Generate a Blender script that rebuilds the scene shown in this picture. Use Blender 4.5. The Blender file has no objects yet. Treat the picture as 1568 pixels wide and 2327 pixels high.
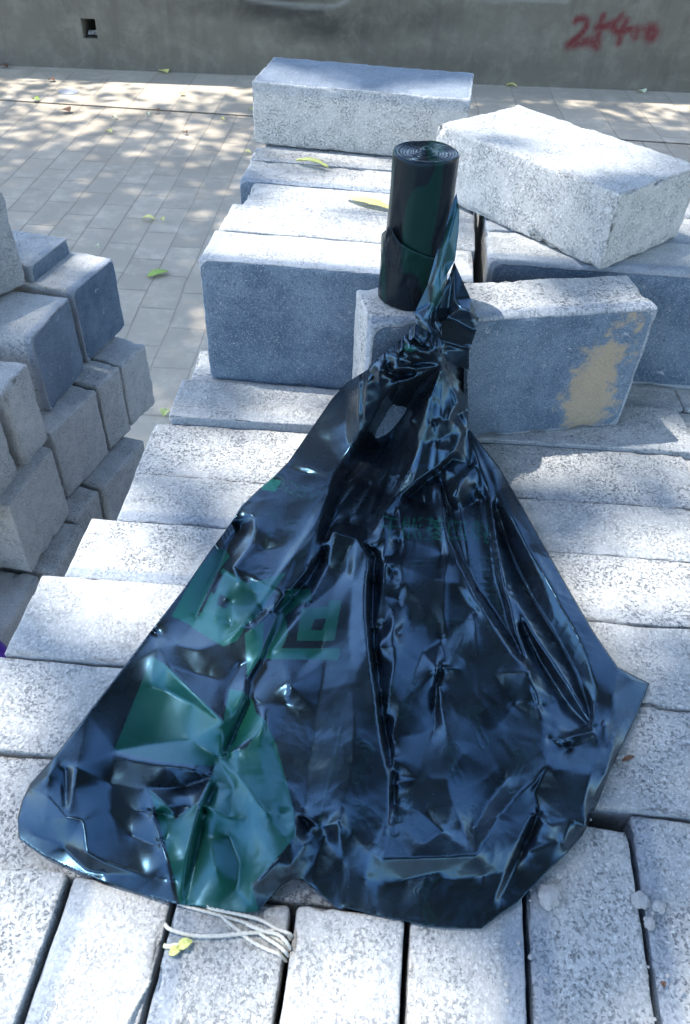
import bpy, bmesh, math, random
import numpy as np
from mathutils import Vector, Matrix, noise
from mathutils.geometry import delaunay_2d_cdt
scene = bpy.context.scene
COL = scene.collection
random.seed(7)
MM = 0.001
# ------------------------------------------------------------------ camera
# solved from the brick edges: image plane 1568 x 2327, f in the same pixels, position in mm
FPX = 1744.4577
PITCH, ROLL, YAW = 0.751166671, -0.0523213917, 0.0674683427
CAM = np.array([149.745, -517.688, 351.872])
def cam_rows():
    cy, sy = math.cos(YAW), math.sin(YAW)
    fwd = np.array([-sy*math.cos(PITCH), cy*math.cos(PITCH), -math.sin(PITCH)])
    right = np.array([cy, sy, 0.0]); down = np.cross(fwd, right)
    return (math.cos(ROLL)*right+math.sin(ROLL)*down, -math.sin(ROLL)*right+math.cos(ROLL)*down, fwd)
RR, DD, FF = cam_rows()
cd = bpy.data.cameras.new('camera'); cam = bpy.data.objects.new('camera', cd); COL.objects.link(cam)
scene.camera = cam
cam.matrix_world = Matrix(((RR[0], -DD[0], -FF[0], CAM[0]*MM), (RR[1], -DD[1], -FF[1], CAM[1]*MM), (RR[2], -DD[2], -FF[2], CAM[2]*MM), (0, 0, 0, 1)))
cd.sensor_fit = 'VERTICAL'; cd.sensor_height = 24; cd.sensor_width = 24
cd.lens = 24*FPX/2327
cd.clip_start = 0.01; cd.clip_end = 500
cd.dof.use_dof = True; cd.dof.focus_distance = 0.60; cd.dof.aperture_fstop = cd.lens/0.9
scene.render.resolution_x = 690; scene.render.resolution_y = 1024
# ------------------------------------------------------------------ light
SUN = Vector((-0.40, 0.12, 0.90)).normalized()
world = bpy.data.worlds.new('World'); scene.world = world; world.use_nodes = True
wn = world.node_tree.nodes; wl = world.node_tree.links
sky = wn.new('ShaderNodeTexSky'); sky.sky_type = 'NISHITA'; sky.sun_disc = False
sky.sun_elevation = math.asin(SUN.z); sky.sun_rotation = math.atan2(SUN.x, SUN.y)
sky.altitude = 100; sky.air_density = 1.0; sky.dust_density = 0.8; sky.ozone_density = 0.9
wl.new(sky.outputs[0], wn['Background'].inputs[0]); wn['Background'].inputs[1].default_value = 0.15
ld = bpy.data.lights.new('sun', 'SUN'); ld.energy = 2.0; ld.angle = math.radians(0.53); ld.color = (1, 0.955, 0.90)
sun = bpy.data.objects.new('sun', ld); COL.objects.link(sun)
sun.rotation_euler = SUN.to_track_quat('Z', 'Y').to_euler(); sun.location = (0, 0, 8)
scene.view_settings.view_transform = 'Standard'; scene.view_settings.look = 'None'
scene.view_settings.exposure = 2.2; scene.view_settings.gamma = 1

# ------------------------------------------------------------------ helpers
def ray(u, v):
    return (u-784)/FPX*RR + (v-1163.5)/FPX*DD + FF
def at(u, v, z):                      # point (mm) on the horizontal plane z
    d = ray(u, v); t = (z-CAM[2])/d[2]; return CAM+t*d
def at_y(u, v, y):
    d = ray(u, v); t = (y-CAM[1])/d[1]; return CAM+t*d
def tag(o, label=None, cat=None, group=None, kind=None):
    if label: o['label'] = label
    if cat: o['category'] = cat
    if group: o['group'] = group
    if kind: o['kind'] = kind
    return o
def link(name, me, mats, parent=None, loc=None, smooth=True):
    o = bpy.data.objects.new(name, me); COL.objects.link(o)
    for m in (mats if isinstance(mats, (list, tuple)) else [mats]): me.materials.append(m)
    if smooth and len(me.polygons): me.polygons.foreach_set('use_smooth', [True]*len(me.polygons))
    if parent: o.parent = parent
    if loc is not None: o.location = loc
    return o
def mesh(name, vs, fs):
    me = bpy.data.meshes.new(name); me.from_pydata([tuple(v) for v in vs], [], fs); me.update(); return me
def empty(name, loc=(0, 0, 0)):
    o = bpy.data.objects.new(name, None); COL.objects.link(o); o.location = loc; o.empty_display_size = .05; return o
# ---- node helpers
class NT:
    def __init__(s, name):
        s.m = bpy.data.materials.new(name); s.m.use_nodes = True; s.t = s.m.node_tree; s.n = s.t.nodes; s.l = s.t.links
        s.b = s.n['Principled BSDF']
    def put(s, inp, v):
        if isinstance(v, bpy.types.NodeSocket): s.l.new(v, inp)
        elif v is not None: inp.default_value = v
    def tc(s, out='Object'): return s.n.new('ShaderNodeTexCoord').outputs[out]
    def noise(s, vec, scale, detail=4, rough=.55, dist=0.0, out='Fac'):
        n = s.n.new('ShaderNodeTexNoise'); s.put(n.inputs['Vector'], vec); s.put(n.inputs['Scale'], scale)
        n.inputs['Detail'].default_value = detail; n.inputs['Roughness'].default_value = rough; n.inputs['Distortion'].default_value = dist
        return n.outputs[out]
    def vor(s, vec, scale, feature='F1', out='Distance', rnd=1.0):
        n = s.n.new('ShaderNodeTexVoronoi'); n.feature = feature; s.put(n.inputs['Vector'], vec); s.put(n.inputs['Scale'], scale)
        n.inputs['Randomness'].default_value = rnd
        return n.outputs[out]
    def ramp(s, f, stops, interp='LINEAR'):
        n = s.n.new('ShaderNodeValToRGB'); s.put(n.inputs[0], f); cr = n.color_ramp; cr.interpolation = interp
        while len(cr.elements) < len(stops): cr.elements.new(.5)
        for e, (p, c) in zip(cr.elements, stops):
            e.position = p; e.color = (c, c, c, 1) if isinstance(c, (int, float)) else (*c, 1)
        return n.outputs[0]
    def mapr(s, v, a, b, c=0.0, d=1.0, smooth=True):
        n = s.n.new('ShaderNodeMapRange'); n.interpolation_type = 'SMOOTHSTEP' if smooth else 'LINEAR'
        for i, x in enumerate((v, a, b, c, d)): s.put(n.inputs[i], x)
        return n.outputs[0]
    def math(s, op, a, b=None, clamp=False):
        n = s.n.new('ShaderNodeMath'); n.operation = op; n.use_clamp = clamp; s.put(n.inputs[0], a); s.put(n.inputs[1], b); return n.outputs[0]
    def mix(s, f, a, b, mode='MIX'):
        n = s.n.new('ShaderNodeMix'); n.data_type = 'RGBA'; n.blend_type = mode
        s.put(n.inputs[0], f)
        for i, x in ((6, a), (7, b)): s.put(n.inputs[i], (*x, 1) if isinstance(x, tuple) and len(x) == 3 else x)
        return n.outputs[2]
    def sep(s, v):
        n = s.n.new('ShaderNodeSeparateXYZ'); s.put(n.inputs[0], v); return n.outputs
    def attr(s, name, typ='GEOMETRY', out='Fac'):
        n = s.n.new('ShaderNodeAttribute'); n.attribute_type = typ; n.attribute_name = name; return n.outputs[out]
    def add(s, v, w):
        n = s.n.new('ShaderNodeVectorMath'); n.operation = 'ADD'; s.put(n.inputs[0], v); s.put(n.inputs[1], w); return n.outputs[0]
    def mul(s, v, w):
        n = s.n.new('ShaderNodeVectorMath'); n.operation = 'MULTIPLY'; s.put(n.inputs[0], v); n.inputs[1].default_value = w; return n.outputs[0]
    def bump(s, h, strength, dist, normal=None):
        n = s.n.new('ShaderNodeBump'); n.inputs['Strength'].default_value = strength; n.inputs['Distance'].default_value = dist
        s.put(n.inputs['Height'], h)
        if normal is not None: s.l.new(normal, n.inputs['Normal'])
        return n.outputs[0]
    def out(s, col=None, rough=None, normal=None, spec=None):
        if col is not None: s.put(s.b.inputs['Base Color'], (*col, 1) if isinstance(col, tuple) and len(col) == 3 else col)
        s.put(s.b.inputs['Roughness'], rough)
        if normal is not None: s.l.new(normal, s.b.inputs['Normal'])
        if spec is not None: s.b.inputs['Specular IOR Level'].default_value = spec
        return s.m

# ------------------------------------------------------------------ materials
def brick_material(stain=False, name='concrete_brick'):
    """rough pale concrete body; a smooth blue-grey wearing layer lies on the local -Y side (amount in object property 'wear')"""
    t = NT(name); o = t.tc(); seed = t.attr('seed', 'OBJECT'); wear = t.attr('wear', 'OBJECT'); tone = t.attr('tone', 'OBJECT')
    off = t.n.new('ShaderNodeCombineXYZ')
    for i in range(3): t.l.new(t.math('MULTIPLY', seed, (3.1, 5.7, 7.9)[i]), off.inputs[i])
    p = t.add(o, off.outputs[0])
    big = t.noise(p, 14, 3, .6); mid = t.noise(p, 90, 4, .6, .6); fine = t.noise(p, 620, 5, .75, .5); grit = t.noise(p, 950, 3, .6)
    base = t.mix(big, (.38, .385, .38), (.56, .56, .545))
    base = t.mix(t.mapr(mid, .35, .7), base, t.mix(1.0, base, (.84, .86, .88), 'MULTIPLY'))
    # pale aggregate and dark pits
    base = t.mix(t.mapr(fine, .50, .62), base, (.64, .64, .625))
    # pits between the grains: small irregular holes, denser in patches
    zone = t.math('MULTIPLY', t.mapr(t.noise(p, 45, 4, .7), .38, .60, .16, 1.0), t.attr('pit', 'OBJECT'))
    pit1 = t.mapr(t.noise(p, 560, 4, .80, .3), .458, .40, 0.0, 1.0)
    pit2 = t.math('MULTIPLY', t.mapr(t.noise(p, 230, 3, .7), .37, .32, 0.0, 1.0), 1.3)
    pit = t.math('MULTIPLY', t.math('MAXIMUM', pit1, pit2), zone, True)
    base = t.mix(t.math('MULTIPLY', pit, .74), base, (.09, .10, .115))
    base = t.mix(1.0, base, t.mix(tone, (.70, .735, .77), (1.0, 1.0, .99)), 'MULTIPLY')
    # wearing layer
    y = t.sep(o)[1]; hy = t.attr('halfy', 'OBJECT')
    edge = t.math('ADD', t.math('ADD', y, hy), t.math('MULTIPLY', t.math('SUBTRACT', mid, .5), .006))
    lay = t.math('MULTIPLY', t.mapr(edge, .0125, .0060), wear, True)
    face = t.math('MULTIPLY', t.mapr(t.math('ADD', y, hy), .0024, .0010), wear, True)
    ax_ = t.math('ABSOLUTE', t.sep(o)[0]); az_ = t.math('ABSOLUTE', t.sep(o)[2]); bd_ = t.math('ADD', t.attr('border', 'OBJECT'), t.math('MULTIPLY', t.math('SUBTRACT', mid, .5), .003))
    qx = t.math('MAXIMUM', t.math('SUBTRACT', ax_, t.math('SUBTRACT', t.math('SUBTRACT', t.attr('halfx', 'OBJECT'), bd_), .008)), 0.0)
    qz = t.math('MAXIMUM', t.math('SUBTRACT', az_, t.math('SUBTRACT', t.math('SUBTRACT', t.attr('halfz', 'OBJECT'), bd_), .008)), 0.0)
    sd = t.math('SQRT', t.math('ADD', t.math('MULTIPLY', qx, qx), t.math('MULTIPLY', qz, qz)))
    face = t.math('MULTIPLY', face, t.mapr(sd, .0086, .0076))
    sp = t.noise(p, 1050, 3, .75)
    wcol = t.mix(t.mapr(t.noise(p, 20, 6, .72), .32, .68), (.058, .095, .145), (.125, .175, .235))
    wcol = t.mix(t.mapr(sp, .56, .68), wcol, (.30, .34, .38))
    wcol = t.mix(t.mapr(sp, .44, .34), wcol, (.03, .045, .065))
    scuff = t.math('MULTIPLY', t.mapr(t.noise(p, 75, 6, .76, .5), .60, .70), .6)
    wcol = t.mix(scuff, wcol, (.48, .50, .52))
    wsoft = t.mix(.72, base, (.17, .235, .32))
    col = t.mix(t.math('MULTIPLY', lay, .80), base, wsoft)
    col = t.mix(face, col, wcol)
    if stain:
        x = t.sep(o)[0]; z = t.sep(o)[2]
        n1 = t.math('MULTIPLY', t.math('SUBTRACT', t.noise(p, 28, 5, .65, .4), .5), .085)
        n2 = t.math('MULTIPLY', t.math('SUBTRACT', t.noise(p, 130, 5, .75), .5), .045)
        # distance from a slanted stroke x = .058 + .22 z
        d1 = t.math('ABSOLUTE', t.math('SUBTRACT', x, t.math('ADD', .070, t.math('MULTIPLY', z, .10))))
        d1 = t.math('ADD', t.math('ADD', d1, n1), n2)
        d1 = t.math('ADD', d1, t.math('MULTIPLY', t.mapr(z, .005, .045), .012))
        m1 = t.mapr(t.math('ADD', d1, t.math('MULTIPLY', t.math('SUBTRACT', sp, .5), .012)), .0225, .010)
        col = t.mix(t.math('MULTIPLY', t.math('MULTIPLY', m1, face), .85), col, t.mix(sp, (.20, .155, .10), (.42, .35, .245)))
    h = t.math('ADD', t.math('MULTIPLY', fine, .5), t.math('MULTIPLY', mid, .6))
    h = t.math('SUBTRACT', h, t.math('MULTIPLY', pit, .55))
    h = t.math('MULTIPLY', h, t.math('SUBTRACT', 1.0, t.math('MULTIPLY', face, .88)))
    h = t.math('ADD', h, t.math('MULTIPLY', sp, .06))
    return t.out(col, .88, t.bump(h, .9, .0022), .25)
M_BRICK = brick_material(); M_STAIN = brick_material(True, 'stained_concrete_brick')

def paving_material(name, bw, bl, tone):
    t = NT(name); o = t.tc(); s = t.n.new('ShaderNodeTexBrick')
    mp = t.n.new('ShaderNodeMapping'); t.l.new(o, mp.inputs[0]); mp.inputs['Rotation'].default_value = (0, 0, math.radians(90-3))
    warp = t.add(mp.outputs[0], t.mul(t.noise(o, 3.0, 2, .5, 0, 'Color'), (.02, .02, 0)))
    t.l.new(warp, s.inputs['Vector'])
    s.inputs['Scale'].default_value = 1; s.inputs['Brick Width'].default_value = bl; s.inputs['Row Height'].default_value = bw
    s.inputs['Mortar Size'].default_value = .0032; s.inputs['Mortar Smooth'].default_value = .5
    s.inputs['Color1'].default_value = (.9, .9, .9, 1); s.inputs['Color2'].default_value = (1.05, 1.05, 1.05, 1); s.inputs['Mortar'].default_value = (1, 1, 1, 1)
    jn = t.mapr(t.noise(o, 2.3, 4, .6), .38, .62, .35, 1.0)
    big = t.noise(o, 1.7, 5, .62); fine = t.noise(o, 160, 5, .7)
    c = t.mix(big, tuple(.86*x for x in tone), tuple(1.12*x for x in tone))
    c = t.mix(t.mapr(t.noise(o, 9, 6, .7), .45, .7), c, tuple(1.25*x for x in tone))
    c = t.mix(1.0, c, s.outputs['Color'], 'MULTIPLY')
    c = t.mix(t.math('MULTIPLY', t.mapr(fine, .40, .30), .35), c, (.14, .14, .13))
    c = t.mix(t.math('MULTIPLY', t.math('MULTIPLY', s.outputs['Fac'], jn), .42), c, tuple(.42*x for x in tone))
    h = t.math('SUBTRACT', t.math('MULTIPLY', fine, .25), s.outputs['Fac'])
    return t.out(c, .9, t.bump(h, .7, .004), .2)
M_PAVE = paving_material('brick_paving', .100, .200, (.40, .345, .265))
M_SLAB = paving_material('border_slab_paving', .20, .40, (.44, .385, .30))

def wall_material():
    t = NT('rendered_wall'); o = t.tc()
    n1 = t.noise(o, 1.6, 6, .62, .4); n2 = t.noise(o, 9, 6, .7, .3); st = t.attr('stain'); pa = t.attr('paint'); wh = t.attr('salt')
    stretched = t.mul(o, (14, 14, 2.2)); n3 = t.noise(stretched, 1, 4, .6)
    c = t.mix(n1, (.112, .103, .083), (.165, .155, .128))
    c = t.mix(t.mapr(n2, .42, .72), c, (.19, .18, .15))
    c = t.mix(t.math('MULTIPLY', t.mapr(n3, .5, .75), .3), c, (.07,.07,.065))
    sm = t.math('MULTIPLY', st, t.mapr(t.noise(o, 4.5, 6, .68, .6), .25, .60))
    c = t.mix(t.math('MULTIPLY', sm, .85), c, (.035, .035, .033))
    c = t.mix(t.math('MULTIPLY', wh, t.mapr(n2, .2, .5)), c, (.26,.27,.25))
    pm = t.math('MULTIPLY', pa, t.mapr(t.noise(o, 60, 4, .7), .15, .6, .45, 1.0), True)
    c = t.mix(pm, c, (.12, .022, .026))
    h = t.math('ADD', t.math('MULTIPLY', n2, .6), t.math('MULTIPLY', t.noise(o, 70, 4, .7), .3))
    return t.out(c, .92, t.bump(h, .6, .006), .2)
M_WALL = wall_material()

def film_material(name, printed):
    t = NT(name); o = t.tc()
    g = t.attr('print') if printed else None
    base = (.0065, .0085, .011)
    n = t.noise(o, 30, 3, .6)
    if printed:
        gm = t.math('MULTIPLY', t.mapr(g, .15, .85), t.mapr(n, .2, .6, .85, 1.0))
        col = t.mix(gm, base, (.004, .048, .032))
        ln = t.attr('lines'); col = t.mix(t.math('MULTIPLY', ln, .20), col, (.01, .10, .07))
    else:
        x = t.sep(o); gm = t.mapr(t.noise(t.mul(o, (60, 60, 14)), 1, 1, .4), .54, .57)
        col = t.mix(t.math('MULTIPLY', gm, .85), base, (.004, .020, .016))
    # fine crumple: soft facets, strong only in patches
    warp = t.add(o, t.mul(t.noise(o, 40, 2, .5, 0, 'Color'), (.012, .012, .012)))
    v1 = t.vor(warp, 75, 'F1'); v2 = t.vor(warp, 190, 'F1'); fz = t.noise(o, 160, 3, .6)
    zone = t.mapr(t.noise(t.add(o, (.31, .2, .1)), 15, 2, .5), .50, .66, .06, 1.0)
    h = t.math('ADD', t.math('MULTIPLY', v1, 1.0), t.math('MULTIPLY', v2, .38))
    h = t.math('MULTIPLY', h, zone)
    h = t.math('ADD', h, t.math('MULTIPLY', fz, .05))
    if printed: h = t.math('ADD', h, t.math('MULTIPLY', t.attr('lines'), .18))
    t.out(col, t.math('ADD', t.mapr(t.noise(o, 55, 3, .6), .3, .7, .22, .31), t.math('MULTIPLY', gm, .08)), t.bump(h, .5, .0011), .62 if printed else .22)
    t.b.inputs['Specular Tint'].default_value = (.30, .64, 1, 1)
    t.b.inputs['IOR'].default_value = 1.62 if printed else 1.5
    return t.m
M_FILM = film_material('black_plastic_film', True); M_ROLL = film_material('black_plastic_roll', False)
def simple(name, c, rough=.7, c2=None, scale=40, spec=.3):
    t = NT(name); o = t.tc()
    return t.out(t.mix(t.noise(o, scale, 4, .6), c, c2 or tuple(x*.6 for x in c)), rough, None, spec)
M_DARK = simple('shadowed_rubble', (.03, .03, .03), .95)
M_ROPE = NT('cotton_cord')
_o = M_ROPE.tc(); M_ROPE = M_ROPE.out(M_ROPE.mix(M_ROPE.noise(_o, 900, 3, .6), (.42, .41, .36), (.66, .65, .59)), .9, None, .1)
M_LEAFY = simple('yellow_green_leaf', (.50, .55, .12), .6, (.62, .62, .30), 60)
M_LEAFG = simple('green_leaf', (.22, .36, .06), .5, (.35, .45, .10), 60)
M_LEAFP = simple('pale_leaf', (.70, .62, .16), .6, (.78, .72, .30), 60)
M_LEAFB = simple('brown_leaf', (.10, .05, .03), .8, (.2, .12, .08), 60)
M_PETAL = simple('pale_stalk', (.78, .80, .62), .6, (.6, .66, .36), 60)
M_STONE = simple('pale_crumb', (.42, .42, .41), .9, (.26, .26, .26), 400)
M_PURPLE = simple('purple_plastic', (.045, .01, .20), .35, (.07, .02, .30), 20)
M_CROWN = simple('tree_leaf', (.045, .085, .022), .55, (.09, .14, .035), 3)
M_BARK = simple('bark', (.12, .095, .07), .9, (.05, .04, .03), 14)
M_LID = simple('worn_metal', (.33, .35, .38), .6, (.25, .27, .30), 30)

# ------------------------------------------------------------------ ground and wall
GZ = -720
def sheet(name, x0, x1, y0f, y1f, z, mat):
    vs = [(x0*MM, y0f(x0)*MM, z*MM), (x1*MM, y0f(x1)*MM, z*MM), (x1*MM, y1f(x1)*MM, z*MM), (x0*MM, y1f(x0)*MM, z*MM)]
    return tag(link(name, mesh(name, vs, [(0, 1, 2, 3)]), mat, smooth=False), kind='structure')
sheet('ground', -60000, 60000, lambda x: -60000, lambda x: 60000, GZ, M_PAVE)
WY = lambda x: 3890+.115*x
sheet('pavement', -9000, 12000, lambda x: 3170+.03*x, lambda x: WY(x)+40, GZ+4, M_SLAB)

def seg_d(px, py, a, b):
    ax, ay = a; bx, by = b; dx, dy = bx-ax, by-ay
    t = np.clip(((px-ax)*dx+(py-ay)*dy)/(dx*dx+dy*dy+1e-9), 0, 1)
    return np.hypot(px-ax-t*dx, py-ay-t*dy)
def build_wall():
    # wall face in (x,z), a fine patch where the photo sees it, a box recess for the vent hole
    xs = sorted(set([-9000, -6000, -4000, -2600]+list(range(-2200, 1900, 14))+[2400, 4000, 6000, 9000, 12000]))
    zs = sorted(set([-740]+list(range(-720, -250, 14))+[-200, 0, 250, 480]))
    hx0, hx1 = -1550, -1480; hz0, hz1 = -574, -497
    ix0 = min(range(len(xs)), key=lambda i: abs(xs[i]-hx0)); ix1 = min(range(len(xs)), key=lambda i: abs(xs[i]-hx1))
    iz0 = min(range(len(zs)), key=lambda i: abs(zs[i]-hz0)); iz1 = min(range(len(zs)), key=lambda i: abs(zs[i]-hz1))
    X, Z = np.meshgrid(xs, zs); X = X.astype(float); Z = Z.astype(float)
    n = len(xs)
    Y = 3890+.115*X
    vs = [(X.flat[i]*MM, Y.flat[i]*MM, Z.flat[i]*MM) for i in range(X.size)]
    fs = []
    for j in range(len(zs)-1):
        for i in range(n-1):
            if ix0 <= i < ix1 and iz0 <= j < iz1: continue
            fs.append((j*n+i, j*n+i+1, (j+1)*n+i+1, (j+1)*n+i))
    # top and back, recess
    def v(x, z, dy=0): vs.append((x*MM, (3890+.115*x+dy)*MM, z*MM)); return len(vs)-1
    a = [v(xs[0], zs[-1]), v(xs[-1], zs[-1]), v(xs[-1], zs[-1], 200), v(xs[0], zs[-1], 200), v(xs[0], zs[0], 200), v(xs[-1], zs[0], 200)]
    fs += [(a[0], a[1], a[2], a[3]), (a[3], a[2], a[5], a[4])]
    c = [(xs[ix0], zs[iz0]), (xs[ix1], zs[iz0]), (xs[ix1], zs[iz1]), (xs[ix0], zs[iz1])]
    f = [v(*p) for p in c]; b = [v(*p, 260) for p in c]
    for k in range(4): fs.append((f[k], b[k], b[(k+1) % 4], f[(k+1) % 4]))
    fs.append((b[0], b[3], b[2], b[1]))
    me = mesh('wall', vs, fs)
    VX = np.array([q[0] for q in vs])/MM; VZ = np.array([q[2] for q in vs])/MM
    # spray-painted 2+400, strokes in photo pixels mapped to the wall
    def W(u, v_):
        d = ray(u, v_); t = (3890+.115*CAM[0]-CAM[1])/(d[1]-.115*d[0]); p = CAM+t*d; return (p[0], p[2])
    def r7(x, y): return W((1900+x*.391)*.624, y*.391*.624)
    strokes = [
        ([(500, 200), (515, 178), (560, 168), (600, 190), (605, 240), (570, 300), (500, 360), (450, 400), (440, 430)], 6.5, 1.0),
        ([(440, 420), (560, 395), (640, 385), (700, 430)], 9.5, .9), ([(620, 390), (700, 380)], 11, .8),
        ([(760, 145), (735, 220), (715, 330), (700, 420)], 6.5, .95), ([(700, 255), (760, 245), (810, 235)], 7.5, 1.0),
        ([(935, 135), (905, 190)], 5.5, .9), ([(860, 210), (850, 260), (900, 300), (1000, 275)], 7.5, 1.0), ([(975, 190), (930, 290), (905, 400)], 7, .95),
        ([(1045, 270), (1035, 320), (1060, 350), (1080, 300), (1060, 262)], 6.5, .8), ([(1080, 265), (1140, 262)], 6, .7),
        ([(1190, 265), (1175, 320), (1210, 355), (1240, 310), (1220, 265), (1195, 300)], 11, .9)]
    P = np.zeros(len(vs))
    for pts, w, a_ in strokes:
        q = [r7(*p) for p in pts]
        for k in range(len(q)-1):
            d = seg_d(VX, VZ, q[k], q[k+1]); P = np.maximum(P, a_*np.clip(1.35-d/(w*2.7), 0, 1))
    S = np.zeros(len(vs))
    for (u, v_, rx, rz, a_) in [(640, 20, 300, 60, 1), (760, 60, 260, 70, .9), (900, 40, 300, 60, .6), (480, 20, 200, 40, .5), (1500, 150, 400, 60, .2), (1000, 150, 500, 60, .35)]:
        x_, z_ = W(u, v_); S = np.maximum(S, a_*np.clip(1.5-np.hypot((VX-x_)/rx, (VZ-z_)/rz), 0, 1))
    H = np.zeros(len(vs))
    for (pts, w) in [([(565, -4), (620, 6), (700, 14), (760, 14), (790, 0)], 14), ([(1060, -6), (1130, 2), (1200, 0), (1290, 2)], 11)]:
        q = [W(*p) for p in pts]
        for k in range(len(q)-1): H = np.maximum(H, .6*np.clip(1.2-seg_d(VX, VZ, q[k], q[k+1])/w, 0, 1))
    for nm, arr in (('paint', P), ('stain', S), ('salt', H)):
        at_ = me.attributes.new(nm, 'FLOAT', 'POINT'); at_.data.foreach_set('value', arr.astype(np.float32))
    o = link('wall', me, M_WALL, smooth=False)
    tag(o, 'grey rendered wall with red sprayed number and small square vent hole', 'wall')
    # rubble in the hole
    bm = bmesh.new()
    for k in range(5):
        m = bmesh.ops.create_icosphere(bm, subdivisions=1, radius=random.uniform(.010, .020))['verts']
        dx = random.uniform(-1535, -1495)
        for vv in m: vv.co = Vector((vv.co.x*1.2, vv.co.y, vv.co.z*.7))+Vector((dx*MM, (3890+.115*dx+random.uniform(25, 60))*MM, (-568+random.uniform(0, 10)+k)*MM))
    me2 = bpy.data.meshes.new('vent_rubble'); bm.to_mesh(me2); bm.free()
    link('rubble', me2, M_STONE, o, smooth=False)
build_wall()

# ------------------------------------------------------------------ bricks
def brick_mesh(L, W, H, seed, r=2.3, rough=.8, chip=1.0, step=6.5):
    def lines_(S):
        e = [0, .9, 2.2, 4.6]; m = max(1, int(round((S-9.2)/step)))
        return e[:3]+[4.6+(S-9.2)*k/m for k in range(m+1)]+[S-2.2, S-.9, S]
    gx_, gy_, gz_ = lines_(L), lines_(W), lines_(H)
    nx, ny, nz = len(gx_)-1, len(gy_)-1, len(gz_)-1
    pts, idx, fs = [], {}, []
    def vid(i, j, k):
        key = (i, j, k)
        if key not in idx:
            idx[key] = len(pts); pts.append((gx_[i]-L/2, gy_[j]-W/2, gz_[k]-H/2))
        return idx[key]
    for i in range(nx):
        for j in range(ny):
            fs.append((vid(i, j, 0), vid(i, j+1, 0), vid(i+1, j+1, 0), vid(i+1, j, 0)))
            fs.append((vid(i, j, nz), vid(i+1, j, nz), vid(i+1, j+1, nz), vid(i, j+1, nz)))
    for i in range(nx):
        for k in range(nz):
            fs.append((vid(i, 0, k), vid(i+1, 0, k), vid(i+1, 0, k+1), vid(i, 0, k+1)))
            fs.append((vid(i, ny, k), vid(i, ny, k+1), vid(i+1, ny, k+1), vid(i+1, ny, k)))
    for j in range(ny):
        for k in range(nz):
            fs.append((vid(0, j, k), vid(0, j, k+1), vid(0, j+1, k+1), vid(0, j+1, k)))
            fs.append((vid(nx, j, k), vid(nx, j+1, k), vid(nx, j+1, k+1), vid(nx, j, k+1)))
    vs = []
    so = Vector((seed*13.7, seed*7.3, seed*3.1))
    for (a, b, c) in pts:
        p = Vector((a, b, c))
        rr = max(.5, r*.62*(1+.9*noise.noise(p*.035+so)+.6*noise.noise(p*.25+so)))
        hx, hy, hz = L/2-rr, W/2-rr, H/2-rr
        q = Vector((min(max(p.x, -hx), hx), min(max(p.y, -hy), hy), min(max(p.z, -hz), hz)))
        d = p-q
        if d.length > 1e-6: p = q+d.normalized()*rr if sum(abs(x) > 1e-6 for x in d) > 1 else p
        nrm = (p-q).normalized() if (p-q).length > 1e-6 else Vector((0, 0, 1))
        amp = noise.noise(p*.10+so)*.45+noise.noise(p*.30+so)*.35
        p = p+nrm*amp*rough
        # chips at the corners and along the arrises
        ex = sum(abs(x) > 1e-6 for x in d)
        if ex >= 2:
            c_ = noise.noise(p*.06+so*1.7)+.5*noise.noise(p*.2+so)
            if c_ > .25: p = p-nrm*min(5, (c_-.25)*8)*chip
        vs.append(p*MM)
    return mesh('brick', vs, fs)
NB = [0]
def brick(label, x0, y0, z0, ang=0, L=198, W=51, H=101, wear=0.6, tone=.8, flip=False, group=None, mat=None, tilt=(0, 0), border=1.0, **kw):
    """x0,y0 = lower-left-front corner (mm) of the footprint, ang = turn about it (deg)"""
    NB[0] += 1; s = NB[0]
    me = brick_mesh(L, W, H, s, **kw)
    o = link('concrete_brick', me, mat or M_BRICK)
    a = math.radians(ang); cx, cy = L/2, W/2
    o.location = Vector(((x0+cx*math.cos(a)-cy*math.sin(a))*MM, (y0+cx*math.sin(a)+cy*math.cos(a))*MM, (z0+H/2)*MM))
    o.rotation_euler = (math.radians(tilt[0]), math.radians(tilt[1]), a+(math.pi if flip else 0))
    o['seed'] = float(s); o['wear'] = float(wear); o['tone'] = float(tone); o['halfy'] = W/2*MM; o['halfx'] = L/2*MM; o['halfz'] = H/2*MM; o['border'] = border*MM; o['pit'] = (.95, .55, .8, .35, .7, 1.0, .5)[s*5 % 7]
    tag(o, label, 'brick', group)
    return o
ORD = ['first', 'second', 'third', 'fourth', 'fifth', 'sixth', 'seventh', 'eighth', 'ninth', 'tenth']
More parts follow.
